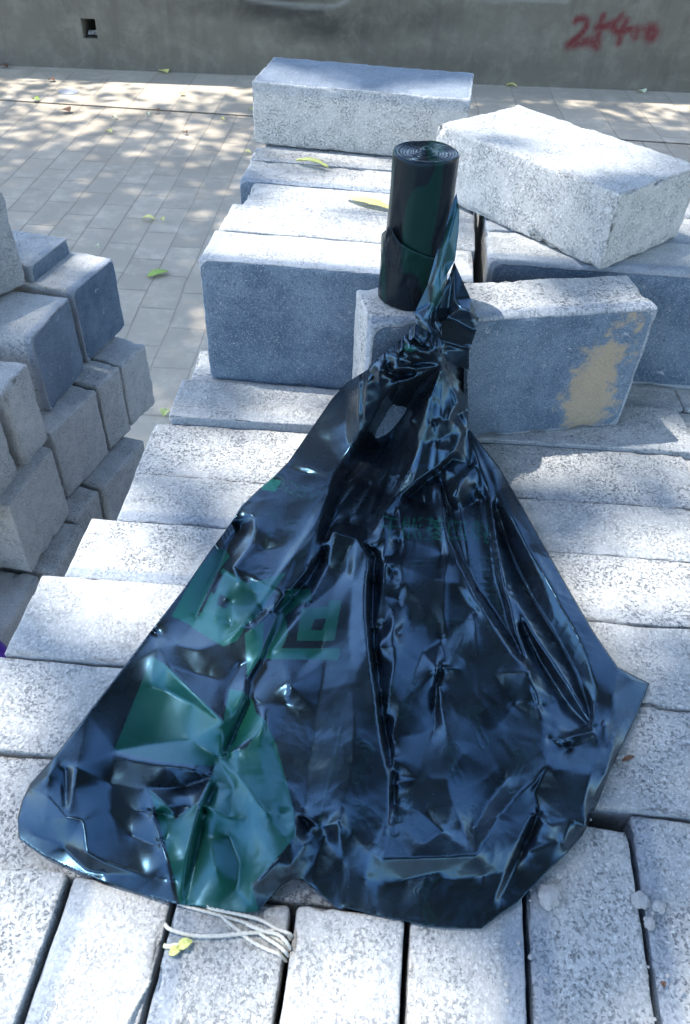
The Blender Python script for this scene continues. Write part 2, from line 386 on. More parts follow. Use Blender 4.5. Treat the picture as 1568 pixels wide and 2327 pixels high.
# --- lower deck, rows of bricks on edge running left-right; (front-edge y at the left end, at x=370, left end x)
rows = [(-8, 18, -16), (-59, -41, -19), (-121, -103, -27), (-170, -155, -24), (-223, -211, -38), (-283, -268, -49), (-338, -329, -56)]
dz = [0, 4, -3, -1, 0, 1.5, 0]
dz2 = [0, -3, -5, 2, 4, -2, 3]
for k, (yl, yr, xl) in enumerate(rows):
    ang = math.degrees(math.atan2(yr-yl, 370-xl)); a = math.radians(ang)
    W = (51, 50.4, 61, 48, 52, 59, 54)[k]
    x1 = xl+199*math.cos(a); y1 = yl+199*math.sin(a)
    brick('left deck brick, %s row from the back, %s' % (ORD[k], ['partly under the upper bricks', 'bright top, lip at its front edge', 'smooth cream top with a pitted corner', 'grey top with blue front edge', 'white grainy top with blue front stripe', 'coarse bright top beside the bag', 'coarse top touching the bag at mid left'][k]),
          xl, yl, -101+dz[k], ang, L=199, W=W, wear=(.25, .5, .2, .9, 1.0, .3, .15)[k], tone=(1, 1, .95, .7, .95, .95, 1)[k], group='left bricks of the deck rows')
    for q in range(2):
        x1 = xl+(200*(q+1)+1)*math.cos(a); y1 = yl+(200*(q+1)+1)*math.sin(a)
        if k == 0 and q == 0: pass
        if k == 6 and q == 0: pass
        brick('pale deck brick on edge, %s row from the back, %s' % (ORD[k], ['mostly under the black bag', 'at the right edge'][q]),
              x1, y1, -101+(dz[k]*.4 if q == 0 else dz2[k]), ang, L=199, W=(51, 58, 61, 51.5, 55, 56, 60)[k], wear=.35 if k != 5 else .1, tone=(.85, .8, .8, .85, .95, .9, .45)[k] if q else .8, group='right bricks of the deck rows')
# smooth bluish brick closing the rows at the front left
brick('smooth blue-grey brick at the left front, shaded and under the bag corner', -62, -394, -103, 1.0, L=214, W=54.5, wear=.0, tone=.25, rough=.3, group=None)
# rows behind, under the upper bricks
for k, y in enumerate([45, 97, 149, 201, 253, 305]):
    for q in range(2):
        brick('brick on edge in the hidden %s row under the upper %s stack' % (ORD[k], ['left', 'right'][q]), -8+206*q, y, -101, .4, W=50, wear=.4, step=12, group='deck bricks under the upper bricks')
# --- near bricks running towards the viewer
gx = [(-72, -389), (-21, -390), (29.5, -391), (76, -392), (127, -392), (175.5, -341), (225.5, -340), (276.5, -332), (327, -332)]
for k, (x, y) in enumerate(gx):
    w = (49, 49, 45, 49.5, 47, 48.5, 49.5, 49.5, 50)[k]
    brick('front deck brick pointing at the viewer, %s' % ['hidden past the left edge', 'at the bottom left corner', 'left of the brick with the cord', 'with white cord and leaf scraps on it', 'right of the cord under the bag tip', 'below the middle of the bag, blue right edge', 'with a white crumb near its top', 'at the right corner with crumbs on its joint', 'past the right edge'][k],
          x+w, y-199-(50 if k > 4 else 0), -101+(0, 1, -1, 0, 1.5, 0, -2, -3, 0)[k], 90.4-.25*k, L=(198 if k < 5 else 248), W=w-.6 if k != 3 else w-.6, wear=(.3, .2, .9, .8, .3, .9, .8, .8, .4)[k], tone=(.8, .8, .75, .55, .8, .75, .85, .85, .8)[k], flip=(k in (2, 3, 6, 7)), r=2.2, step=5, group='near bricks of the deck')
# --- upper left stack (on edge, one course up)
up = [(-1, 0, 1.0, 'with dark smooth face towards the viewer, first of the upper left stack'), (1, 54, .3, 'second of the upper left stack, white top'),
      (9, 106, .4, 'third of the upper left stack with a pale leaf'), (-4, 159, 1.0, 'fourth of the upper left stack with a curled leaf'),
      (-5, 211, .5, 'fifth of the upper left stack'), (2, 247, .5, 'sixth of the upper left stack, under the flat brick'), (2, 299, .5, 'seventh of the upper left stack, under the flat brick')]
for k, (x, y, w, lb) in enumerate(up):
    brick('brick on edge, '+lb, x, y, 0, (0, -.3, .2, -.5, 0, 0, 0)[k], W=52.4 if k != 4 else 35.5, L=199 if k != 2 else 192, H=102.5+(0, 0, -1.5, -1, 0, -.5, 0)[k], wear=w, tone=(1, 1, .95, .9, 1, .9, .9)[k], r=4.2 if k == 0 else 3, group='upper left stack of bricks on edge')
# --- upper right stack
for k, (x, y, w, lb) in enumerate([(210, 42, 1.0, 'dark face towards the viewer behind the stained brick'), (210, 95, .6, 'second of the upper right stack'), (211, 148, .6, 'third of the upper right stack'), (211, 201, .6, 'rearmost of the upper right stack')]):
    brick('brick on edge, '+lb, x, y, 0, (1.5, .8, .5, .5)[k], W=52.3, H=102.5, wear=w, tone=.8, r=6 if k == 0 else 4, border=5 if k == 0 else 1, group='upper right stack of bricks on edge')
# --- flat brick, angled rough brick, stained brick
fb = brick('brick lying flat at the back with smooth blue-white top', -8, 250, 103.5, -2.6, L=200, W=54, H=93, wear=.6, tone=.9, rough=1.0, r=2.2, step=5, tilt=(-90, 0), border=2)
a_ = math.radians(-2.6); fb.location = ((-8+100*math.cos(a_)-46.5*math.sin(a_))*MM, (250+100*math.sin(a_)+46.5*math.cos(a_))*MM, .1035+.027)
qb = brick('rough pale brick lying askew on the upper right stack', 291, 33, 103.5, 45.5, L=102, W=181, H=55, wear=0, tone=.85, rough=1.5, r=3, chip=1.8, step=4.5); qb['pit'] = .55; fb['pit'] = .6
brick('upright stained brick with ochre patch, carrying the roll', 130, -73, 1.5, 16.4, L=203, W=50, H=101.5, wear=1.0, tone=.85, r=4.0, mat=M_STAIN, step=5, border=3)

# --- left stack
def lb(label, x1, y0, z0, Lx, Wy, H, ang=0, wear=0, tone=.5, **kw):
    """x1, y0 = near end of the right face; long side runs off to the left; wearing layer on the right face when wear"""
    a = math.radians(ang)
    if wear:     # local -Y must face +X: turn by 90
        NB[0] += 1; s = NB[0]; me = brick_mesh(Wy, Lx, H, s, **kw)
        cx, cy = x1-Lx/2*math.cos(a)-Wy/2*math.sin(a), y0-Lx/2*math.sin(a)+Wy/2*math.cos(a)
        o = link('concrete_brick', me, M_BRICK); o.location = Vector((cx*MM, cy*MM, (z0+H/2)*MM)); o.rotation_euler = (0, 0, math.radians(90+ang))
        o['seed'] = float(s); o['wear'] = float(wear); o['tone'] = float(tone); o['halfy'] = Lx/2*MM; o['halfx'] = Wy/2*MM; o['halfz'] = H/2*MM; o['border'] = .002; o['pit'] = .8
        tag(o, label, 'brick', 'bricks of the left stack'); return o
    return brick(label, x1-Lx*math.cos(a), y0-Lx*math.sin(a), z0, ang, L=Lx, W=Wy, H=H, wear=0, tone=tone, group='bricks of the left stack', **kw)
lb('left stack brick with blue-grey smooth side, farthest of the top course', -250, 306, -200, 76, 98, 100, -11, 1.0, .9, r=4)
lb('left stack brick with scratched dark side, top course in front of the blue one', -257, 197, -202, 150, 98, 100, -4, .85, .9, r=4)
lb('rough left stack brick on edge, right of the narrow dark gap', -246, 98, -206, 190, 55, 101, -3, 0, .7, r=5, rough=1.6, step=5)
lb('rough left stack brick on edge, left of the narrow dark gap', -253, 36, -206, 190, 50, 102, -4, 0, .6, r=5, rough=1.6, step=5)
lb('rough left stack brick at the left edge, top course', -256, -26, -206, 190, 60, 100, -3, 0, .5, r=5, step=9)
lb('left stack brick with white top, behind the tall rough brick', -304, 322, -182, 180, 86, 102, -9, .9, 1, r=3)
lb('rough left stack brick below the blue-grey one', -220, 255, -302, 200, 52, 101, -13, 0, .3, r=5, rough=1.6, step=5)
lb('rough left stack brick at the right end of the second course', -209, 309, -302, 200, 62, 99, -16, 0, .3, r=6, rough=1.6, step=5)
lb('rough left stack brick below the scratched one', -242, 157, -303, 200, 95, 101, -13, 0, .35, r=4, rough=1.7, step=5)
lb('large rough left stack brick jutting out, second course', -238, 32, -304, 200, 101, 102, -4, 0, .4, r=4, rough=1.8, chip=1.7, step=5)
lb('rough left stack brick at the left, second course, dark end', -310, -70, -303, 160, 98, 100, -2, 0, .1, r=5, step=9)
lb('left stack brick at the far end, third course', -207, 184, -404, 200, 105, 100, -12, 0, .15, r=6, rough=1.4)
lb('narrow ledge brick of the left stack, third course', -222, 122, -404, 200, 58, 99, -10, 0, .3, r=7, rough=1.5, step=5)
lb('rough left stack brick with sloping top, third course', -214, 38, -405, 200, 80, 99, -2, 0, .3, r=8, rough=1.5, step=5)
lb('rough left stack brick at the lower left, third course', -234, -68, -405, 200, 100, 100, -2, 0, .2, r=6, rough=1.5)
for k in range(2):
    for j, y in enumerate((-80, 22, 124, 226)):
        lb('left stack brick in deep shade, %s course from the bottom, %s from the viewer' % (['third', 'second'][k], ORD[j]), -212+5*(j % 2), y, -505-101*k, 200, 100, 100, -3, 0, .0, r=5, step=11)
# tall rough brick standing at the top left
brick('tall rough grey brick standing at the left edge of the photo', -307-150*math.cos(math.radians(62)), 311-150*math.sin(math.radians(62)), -98, 62, L=150, W=95, H=112, wear=0, tone=.38, r=6, rough=1.5, group=None, step=5)
# unseen body of the two stacks (carries the courses above)
def block(name, x0, x1, y0, y1, z0, z1):
    vs = [(x*MM, y*MM, z*MM) for z in (z0, z1) for y in (y0, y1) for x in (x0, x1)]
    return tag(link(name, mesh(name, vs, [(0, 2, 3, 1), (4, 5, 7, 6), (0, 1, 5, 4), (2, 6, 7, 3), (0, 4, 6, 2), (1, 3, 7, 5)]), M_UNDER, smooth=False), kind='structure')
t = NT('stacked_brick_body'); o_ = t.tc(); s_ = t.n.new('ShaderNodeTexBrick'); cv_ = t.n.new('ShaderNodeCombineXYZ'); q_ = t.sep(o_); t.l.new(t.math('ADD', q_[0], q_[1]), cv_.inputs[0]); t.l.new(q_[2], cv_.inputs[1])
t.l.new(cv_.outputs[0], s_.inputs['Vector']); s_.inputs['Scale'].default_value = 1; s_.inputs['Brick Width'].default_value = .2; s_.inputs['Row Height'].default_value = .101; s_.inputs['Mortar Size'].default_value = .002
s_.inputs['Color1'].default_value = (.40, .41, .42, 1); s_.inputs['Color2'].default_value = (.5, .5, .5, 1); s_.inputs['Mortar'].default_value = (.04, .04, .04, 1)
M_UNDER = t.out(t.mix(t.noise(o_, 60, 5, .7), s_.outputs[0], t.mix(1.0, s_.outputs[0], (.7, .7, .7), 'MULTIPLY')), .9)
block('platform', -20, 560, -560, 350, GZ, -108)
block('platform', -440, -240, -70, 330, GZ, -606)

# ------------------------------------------------------------------ the bag
def poly_in(px, py, poly):
    c = np.zeros(px.shape, bool); n = len(poly)
    for i in range(n):
        x0, y0 = poly[i]; x1, y1 = poly[(i+1) % n]
        if y0 == y1: continue
        k = ((y0 > py) != (y1 > py)) & (px < (x1-x0)*(py-y0)/(y1-y0)+x0)
        c ^= k
    return c
def stroke(px, py, pts, w):
    m = np.zeros(px.shape)
    for k in range(len(pts)-1): m = np.maximum(m, np.clip(1.5-seg_d(px, py, pts[k], pts[k+1])/w, 0, 1))
    return m
def dense(poly, step, closed=True):
    out = []
    n = len(poly)
    for i in range(n if closed else n-1):
        a = poly[i]; b = poly[(i+1) % n]; L = math.hypot(b[0]-a[0], b[1]-a[1]); m = max(1, int(round(L/step)))
        for k in range(m):
            out.append(tuple(a[j]+(b[j]-a[j])*k/m for j in range(len(a))))
    if not closed: out.append(tuple(poly[-1]))
    return out
def sheet_from_folds(name, outline, lines, fn, step=4.5, smooth=3, mat=None, skirt=None, paint=None, extra=None, relax=0):
    """outline, lines: (u,v,h) control folds. The folded film is the triangulation of the folds, sampled finely and softened."""
    vs, es = [], []
    def addline(pl, closed):
        st = len(vs); vs.extend(pl); n = len(pl)
        for i in range(n if closed else n-1): es.append((st+i, st+(i+1) % n))
    addline(outline, True)
    for l in lines:
        if len(l) == 1: vs.append(l[0])
        else: addline(l, False)
    r = delaunay_2d_cdt([Vector((p[0], p[1])) for p in vs], es, [], 1, 1e-3, True)
    cv, cf, orig = r[0], r[2], r[3]
    ch = []
    for i, ol in enumerate(orig):
        if ol: ch.append(vs[ol[0]][2])
        else:
            best = None
            p = cv[i]
            for (a, b) in es:
                ax, ay, ah = vs[a]; bx, by, bh = vs[b]; dx, dy = bx-ax, by-ay
                tt = max(0, min(1, ((p.x-ax)*dx+(p.y-ay)*dy)/(dx*dx+dy*dy+1e-9)))
                dd = math.hypot(p.x-ax-tt*dx, p.y-ay-tt*dy)
                if best is None or dd < best[0]: best = (dd, ah+(bh-ah)*tt)
            ch.append(best[1])
    us = [p[0] for p in outline]; vv = [p[1] for p in outline]
    u0, v0 = min(us)-step*2, min(vv)-step*2
    nu = int((max(us)-u0)/step)+4; nv = int((max(vv)-v0)/step)+4
    U, V = np.meshgrid(u0+np.arange(nu)*step, v0+np.arange(nv)*step)
    H = np.full(U.shape, np.nan)
    for f in cf:
        tri = [(cv[i].x, cv[i].y, ch[i]) for i in f]
        for q in range(1, len(tri)-1):
            a, b, c = tri[0], tri[q], tri[q+1]
            i0 = max(0, int((min(a[0], b[0], c[0])-u0)/step)); i1 = min(nu, int((max(a[0], b[0], c[0])-u0)/step)+2)
            j0 = max(0, int((min(a[1], b[1], c[1])-v0)/step)); j1 = min(nv, int((max(a[1], b[1], c[1])-v0)/step)+2)
            D = (b[1]-c[1])*(a[0]-c[0])+(c[0]-b[0])*(a[1]-c[1])
            if abs(D) < 1e-6: continue
            uu = U[j0:j1, i0:i1]; w = V[j0:j1, i0:i1]
            l1 = ((b[1]-c[1])*(uu-c[0])+(c[0]-b[0])*(w-c[1]))/D; l2 = ((c[1]-a[1])*(uu-c[0])+(a[0]-c[0])*(w-c[1]))/D; l3 = 1-l1-l2
            ok = (l1 >= -1e-3) & (l2 >= -1e-3) & (l3 >= -1e-3)
            hh = l1*a[2]+l2*b[2]+l3*c[2]
            H[j0:j1, i0:i1] = np.where(ok, hh, H[j0:j1, i0:i1])
    inside = ~np.isnan(H)
    for _ in range(6):     # grow outwards so that the border can be sampled
        P = np.pad(H, 1, constant_values=np.nan)
        st = np.stack([P[1:-1, :-2], P[1:-1, 2:], P[:-2, 1:-1], P[2:, 1:-1]])
        with np.errstate(all='ignore'):
            import warnings; warnings.simplefilter('ignore'); av = np.nanmean(st, axis=0)
        H = np.where(np.isnan(H), av, H)
    H = np.nan_to_num(H, nan=0.0)
    if relax:
        fix = ~inside
        for l in [list(outline)+[outline[0]]]+lines:
            for q in range(len(l)-1):
                n_ = max(1, int(math.hypot(l[q+1][0]-l[q][0], l[q+1][1]-l[q][1])/step*1.5))
                for k in range(n_+1):
                    t_ = k/n_; x = int(round((l[q][0]+(l[q+1][0]-l[q][0])*t_-u0)/step)); y = int(round((l[q][1]+(l[q+1][1]-l[q][1])*t_-v0)/step))
                    fix[y, x] = True; H[y, x] = l[q][2]+(l[q+1][2]-l[q][2])*t_
        H0 = H.copy(); Hlin = H.copy()
        for _ in range(relax):
            P = np.pad(H, 1, mode='edge'); H = np.where(fix, H0, .25*(P[1:-1, :-2]+P[1:-1, 2:]+P[:-2, 1:-1]+P[2:, 1:-1]))
    if relax: H = .72*H+.28*Hlin
    if extra is not None: H = H+extra(U, V)
    for _ in range(smooth):
        P = np.pad(H, 1, mode='edge'); H = .5*H+.125*(P[1:-1, :-2]+P[1:-1, 2:]+P[:-2, 1:-1]+P[2:, 1:-1])
    def hs(u, v):
        x = (u-u0)/step; y = (v-v0)/step; i = int(x); j = int(y); fx, fy = x-i, y-j
        i = min(max(i, 0), nu-2); j = min(max(j, 0), nv-2)
        return (H[j, i]*(1-fx)+H[j, i+1]*fx)*(1-fy)+(H[j+1, i]*(1-fx)+H[j+1, i+1]*fx)*fy
    opoly = [(p[0], p[1]) for p in outline]
    # final triangulation: regular points inside, dense border
    bd = dense([(p[0], p[1]) for p in outline], step)
    D = np.full(U.shape, 1e9)
    ii = poly_in(U, V, [(p[0], p[1]) for p in outline])
    for k in range(len(outline)): D = np.minimum(D, seg_d(U, V, outline[k][:2], outline[(k+1) % len(outline)][:2]))
    ok = ii & (D > step*.6)
    ids = -np.ones(U.shape, int); ids[ok] = np.arange(ok.sum())
    verts = list(zip(U[ok], V[ok])); faces = []
    full = ok[:-1, :-1] & ok[1:, :-1] & ok[:-1, 1:] & ok[1:, 1:]
    for j, i in zip(*np.nonzero(full)): faces.append((ids[j, i], ids[j+1, i], ids[j+1, i+1], ids[j, i+1]))
    # the rim strip between grid and border
    rim = ok & (D < step*3.2)
    rid = [(j, i) for j, i in zip(*np.nonzero(rim))]
    rv = [Vector((U[j, i], V[j, i])) for j, i in rid]; nb = len(bd)
    loc = {ids[j, i]: nb+k for k, (j, i) in enumerate(rid)}
    # edges of the full-quad area boundary as constraints
    from collections import Counter
    ec = Counter()
    for f in faces:
        for a, b in zip(f, f[1:]+f[:1]): ec[(min(a, b), max(a, b))] += 1
    ce = [(a, b) for (a, b), n_ in ec.items() if n_ == 1]
    ce = [(a, b) for a, b in ce if a in loc and b in loc]
    E_ = [(k, (k+1) % nb) for k in range(nb)]+[(loc[a], loc[b]) for a, b in ce]
    rr = delaunay_2d_cdt([Vector(p) for p in bd]+rv, E_, [], 1, 1e-4, True)
    base = len(verts); bdi = {}
    vmap = []
    for i, ol in enumerate(rr[3]):
        if ol and min(ol) >= nb:
            k = [q for q in ol if q >= nb][0]-nb; vmap.append(int(ids[rid[k][0], rid[k][1]]))
        else:
            vmap.append(len(verts)); verts.append((rr[0][i].x, rr[0][i].y))
            if ol: bdi[ol[0]] = vmap[-1]
    fullset = full
    for f in rr[2]:
        cx = sum(rr[0][i].x for i in f)/len(f); cy_ = sum(rr[0][i].y for i in f)/len(f)
        i = int((cx-u0)/step); j = int((cy_-v0)/step)
        if 0 <= i < nu-1 and 0 <= j < nv-1 and fullset[j, i]: continue
        if not poly_in(np.array([cx]), np.array([cy_]), opoly)[0]: continue
        faces.append(tuple(vmap[i] for i in f))
    VU = np.array([p[0] for p in verts]); VV = np.array([p[1] for p in verts])
    pos = [fn(u, v, hs(u, v)) for u, v in verts]
    if skirt:
        cu, cv_ = np.mean(us), np.mean(vv)
        order = [bdi[k] for k in range(nb) if k in bdi]
        low = []
        for k in order:
            p = skirt(verts[k][0], verts[k][1], pos[k]); low.append(len(pos)); pos.append(p)
        VU = np.append(VU, [verts[k][0] for k in order]); VV = np.append(VV, [verts[k][1] for k in order])
        for k in range(len(order)):
            a, b = order[k], order[(k+1) % len(order)]; faces.append((a, low[k], low[(k+1) % len(order)], b))
    me = mesh(name, [np.array(p)*MM for p in pos], faces)
    bm = bmesh.new(); bm.from_mesh(me); bmesh.ops.recalc_face_normals(bm, faces=bm.faces)
    up = sum((f.normal.z-.6*f.normal.y) for f in bm.faces)
    if up < 0: bmesh.ops.reverse_faces(bm, faces=bm.faces)
    bm.to_mesh(me); bm.free()
    if paint:
        for nm, arr in paint(VU, VV).items():
            a_ = me.attributes.new(nm, 'FLOAT', 'POINT'); a_.data.foreach_set('value', arr.astype(np.float32))
    return me
# height of the stained brick's front plane seen through (u,v)
A16 = math.radians(16.4)
def face_z(u, v):
    if u < 770: return 0
    d = ray(max(u, 824), v); ca, sa = math.cos(A16), math.sin(A16)
    o = CAM-np.array([130, -73, 1.5]); o = np.array([o[0]*ca+o[1]*sa, -o[0]*sa+o[1]*ca, o[2]]); d = np.array([d[0]*ca+d[1]*sa, -d[0]*sa+d[1]*ca, d[2]])
    t0, t1 = 0, 1e9
    for k, hi in enumerate((203, 50, 101.5)):
        a, b = sorted((-o[k]/d[k], (hi-o[k])/d[k])); t0 = max(t0, a); t1 = min(t1, b)
    return o[2]+t0*d[2]+1.5 if t0 < t1 else 0
def tent(u, v):
    s = math.hypot(u-1000, (v-800)*.95)/330
    z = 85*max(0, 1-s)**1.35
    w = min(1, max(0, (u-770)/45)); f = face_z(u, v)
    return max(z, (f+6*min(1, f/4))*w)
def bagpt(u, v, h): return at(u, v, max(1.2, tent(u, v)+h))
OUT = [(945,735,2),(920,762,2),(880,798,2),(850,820,3),(835,840,3),(790,868,6),(755,905,8),(700,985,11),(655,1050,12),(620,1085,12),(590,1110,11),(548,1150,12),(530,1180,10),(500,1222,9),(470,1262,9),(420,1335,9),(345,1431,10),(270,1530,9),(200,1620,9),(130,1712,8),(68,1782,3),(50,1820,3),(40,1860,2),(42,1905,2),
 (100,1945,2),(165,1975,2),(240,2005,2),(330,2035,2),(400,2055,3),(440,2058,3),(500,2068,3),(560,2075,4),(590,2070,3),(612,2042,4),(640,2012,5),(665,1998,6),(690,2000,6),(712,2020,4),(740,2042,3),(771,2068,2),(784,2063,3),(854,2080,2),(930,2096,2),(969,2105,2),(1009,2109,2),(1094,2111,2),(1134,2080,3),(1179,2050,3),(1199,2025,3),(1240,1985,5),(1289,1938,6),(1324,1898,5),(1359,1823,6),(1384,1758,7),(1429,1663,5),(1449,1622,4),(1476,1553,3),(1404,1516,11),(1349,1436,11),(1314,1376,11),(1274,1306,11),(1234,1236,11),(1184,1146,11),(1134,1061,10),(1094,1011,9),(1064,971,8),
 (1063,900,5),(1062,860,5),(1063,800,5),(1066,786,5),(1035,780,5),(995,768,6)]
L = []
def ln(*p): L.append([(float(q[0]), float(q[1]), q[2] if q[2] < 6 else 6+(q[2]-6)*.82) for q in p])
# left band: its right-hand ridge and the drop beside it
ln((880,812,5),(862,850,13),(868,905,12),(840,960,13),(800,1010,14),(768,1060,14),(745,1110,14.5),(722,1190,15),(702,1262,15),(675,1310,14),(648,1345,13),(622,1384,12))
ln((905,870,4),(893,915,-6),(862,975,-9),(826,1035,0),(797,1085,3),(772,1135,3),(752,1200,2.5),(730,1262,2.5),(702,1315,2.5),(668,1355,2),(630,1392,3))
# crossing creases in the band
ln((702,990,11),(750,1000,11),(795,1012,14)); ln((662,1055,12),(705,1064,13.5),(757,1076,14.5)); ln((652,1066,11.5),(700,1076,11),(752,1088,14))
ln((624,1090,11),(660,1108,12),(742,1120,14)); ln((548,1150,12),(600,1135,14),(650,1122,12),(700,1142,13),(722,1190,15))
ln((548,1152,12),(572,1170,14),(582,1200,15),(575,1235,12),(530,1290,16),(560,1322,10),(590,1318,12),(640,1345,14)); ln((575,1175,13),(545,1200,2),(520,1235,2),(500,1290,2),(470,1345,2),(445,1400,2))
ln((600,1250,8),(640,1240,10),(690,1250,14)); ln((530,1290,16),(560,1340,7),(600,1390,4),(560,1418,8)); ln((508,1300,6),(540,1322,10),(580,1345,6))
ln((460,1385,4),(490,1400,9),(528,1420,5)); ln((495,1345,6),(514,1358,8),(525,1372,5))
# diagonal ridge down to the little pinch
ln((700,1290,15),(650,1350,14),(610,1390,9),(575,1430,14),(558,1420,13))
ln((345,1432,5),(400,1465,13),(450,1478,14),(500,1462,13),(545,1425,14),(575,1408,12)); ln((345,1432,5),(362,1470,13),(378,1510,15),(420,1560,17),(470,1610,19),(507,1643,21))
ln((378,1510,15),(440,1530,11),(500,1545,11),(540,1500,10)); ln((507,1643,21),(512,1600,12),(520,1560,9),(545,1510,7),(570,1500,10)); ln((507,1643,21),(440,1600,7),(380,1570,4),(340,1560,5))
ln((507,1643,21),(430,1680,5),(350,1690,3),(262,1705,4))
# seam down the left half
ln((630,1392,6),(600,1470,10),(590,1490,11),(560,1540,9),(556,1572,14),(530,1630,12),(500,1712,9),(482,1755,4),(478,1772,9),(457,1824,15),(440,1880,14),(425,1950,10),(408,2052,3))
ln((648,1400,2),(612,1470,3),(600,1500,4),(572,1550,3),(567,1590,4),(545,1640,3),(516,1715,3)); ln((488,1790,3),(468,1830,4),(455,1890,3),(440,1960,2),(424,2050,2))
ln((482,1755,4),(440,1750,12),(374,1740,10),(300,1728,8),(262,1712,5)); ln((482,1768,5),(420,1788,3),(335,1793,8),(250,1780,5),(175,1745,14))
ln((131,1735,9),(133,1780,9),(153,1858,14)); ln((169,1743,13),(167,1790,12),(153,1858,14)); ln((131,1735,9),(110,1765,11),(70,1785,4)); ln((153,1858,15),(110,1810,13),(70,1790,6)); ln((150,1750,7),(150,1800,7),(148,1830,10))
ln((153,1858,15),(190,1862,14),(197,1937,13)); ln((197,1937,13),(240,1960,9),(330,1990,6),(400,2000,5)); ln((153,1858,15),(100,1860,9),(45,1850,3)); ln((197,1937,13),(250,1850,6),(300,1840,6),(375,1850,5))
ln((335,1792,9),(375,1830,14),(405,1856,7),(440,1835,10)); ln((335,1792,9),(350,1860,11),(380,1960,10),(395,2040,4)); ln((300,1900,4),(350,1920,6),(380,1905,7)); ln((150,1930,3),(200,1980,2),(240,1985,2))
ln((197,1937,13),(150,1920,5),(80,1900,3))
# green middle
ln((495,1720,6),(540,1700,13),(582,1672,14),(602,1645,16),(600,1600,9),(575,1585,8)); ln((495,1722,6),(540,1760,12),(580,1815,17),(609,1851,20)); ln((602,1645,16),(585,1700,12),(600,1760,13),(617,1818,15),(609,1851,20))
ln((495,1722,6),(530,1790,7),(521,1856,10)); ln((457,1826,13),(490,1845,12),(521,1857,12),(565,1858,13),(609,1853,19),(640,1850,14),(668,1843,15)); ln((602,1645,14),(620,1700,8),(645,1770,8),(668,1843,15))
ln((668,1843,15),(672,1880,19),(660,1920,20),(626,1960,19),(590,2000,17),(569,2020,10),(575,2060,5)); ln((520,1900,4),(545,1960,3),(540,2020,3),(500,2050,3)); ln((457,1828,10),(475,1900,5),(490,1970,9),(510,2040,3))
ln((680,1850,10),(700,1870,6),(690,1920,16),(660,1965,18),(630,2003,8)); ln((668,1843,15),(700,1862,14),(730,1880,12),(770,1868,21)); ln((600,1500,5),(640,1560,10),(660,1545,12),(650,1600,7),(603,1644,12))
ln((650,1600,7),(660,1560,13),(640,1480,8))
# middle grey panel
ln((690,1330,4),(725,1260,10),(757,1207,20),(785,1216,19),(810,1223,19),(832,1250,20),(838,1275,19),(832,1330,19),(831,1400,19),(838,1480,19),(848,1550,18),(857,1620,16),(868,1700,14),(884,1775,12),(886,1830,13),(871,1952,18))
ln((828,1240,5),(850,1262,2),(848,1330,1),(846,1400,1),(852,1480,1),(860,1550,2),(868,1610,2),(880,1680,2),(893,1760,3),(896,1830,4))
ln((757,1207,20),(745,1290,8),(700,1380,8),(650,1440,9),(615,1480,7)); ln((680,1390,6),(700,1372,9),(650,1345,3)); ln((810,1223,19),(800,1330,13),(790,1450,12),(800,1560,14),(806,1640,16),(800,1740,14),(780,1830,14),(770,1868,21))
ln((740,1500,8),(720,1620,7),(700,1760,8),(690,1840,10)); ln((770,1868,21),(740,1900,9),(715,1960,8),(712,2010,6)); ln((770,1868,21),(800,1900,14),(840,1930,14),(871,1953,20)); ln((871,1953,20),(830,2000,7),(784,2055,3))
ln((770,1868,21),(780,1960,8),(775,2055,3)); ln((785,1216,19),(790,1290,10),(760,1330,7),(700,1375,6)); ln((740,1420,9),(730,1480,6),(700,1500,6))
# neck fans, black valley
ln((1003,828,12),(940,838,14),(863,842,14)); ln((1003,830,12),(905,869,16),(868,903,12)); ln((1003,832,12),(949,880,2),(930,925,-6),(890,1000,-9),(850,1080,1),(812,1150,3),(792,1190,3))
ln((1003,832,10),(965,900,4),(930,955,10),(948,965,10),(975,900,14)); ln((1003,832,12),(968,944,14),(950,990,12)); ln((1020,880,12),(1010,940,14),(975,966,16),(955,1010,14),(935,1060,12),(908,1100,13),(890,1135,15),(873,1160,17))
ln((1003,832,12),(1043,868,10),(1038,920,16),(1019,953,18),(985,960,10)); ln((1019,953,18),(1040,940,8),(1062,930,5)); ln((1041,970,16),(1052,985,15),(1032,1026,18),(996,1022,14),(1000,1000,10),(1041,970,16))
ln((1032,1028,17),(1000,1058,14),(950,1090,13),(914,1122,14)); ln((1028,1040,4),(1004,1066,4),(960,1100,3),(925,1130,3)); ln((940,850,4),(900,855,5),(880,830,4)); ln((960,800,14),(940,830,5),(1000,826,12)); ln((995,790,12),(960,786,4),(930,790,12),(955,810,6),(1000,822,12))
ln((915,800,4),(900,822,12),(880,845,5)); ln((925,1040,3),(905,1100,4),(880,1140,4),(850,1190,6),(835,1215,8)); ln((872,1000,-6),(842,1100,2.5),(802,1170,3.5))
ln((873,1160,17),(862,1185,16),(848,1215,12),(838,1245,12)); ln((873,1160,17),(880,1220,13),(870,1265,12),(888,1262,8)); ln((873,1162,17),(895,1175,8),(905,1150,12),(915,1200,13),(918,1225,9))
# crumpled strip left of the seam 890
ln((905,1230,4),(912,1290,14),(915,1325,14),(905,1365,6),(895,1400,12),(893,1430,14),(898,1500,12),(888,1560,12),(880,1600,10),(866,1640,5)); ln((878,1280,16),(890,1300,8),(912,1330,15)); ln((878,1280,16),(850,1310,5),(838,1322,5)); ln((878,1280,16),(868,1350,10),(850,1410,6),(845,1450,5)); ln((893,1430,14),(870,1420,5),(860,1470,10),(870,1520,5),(862,1580,8))
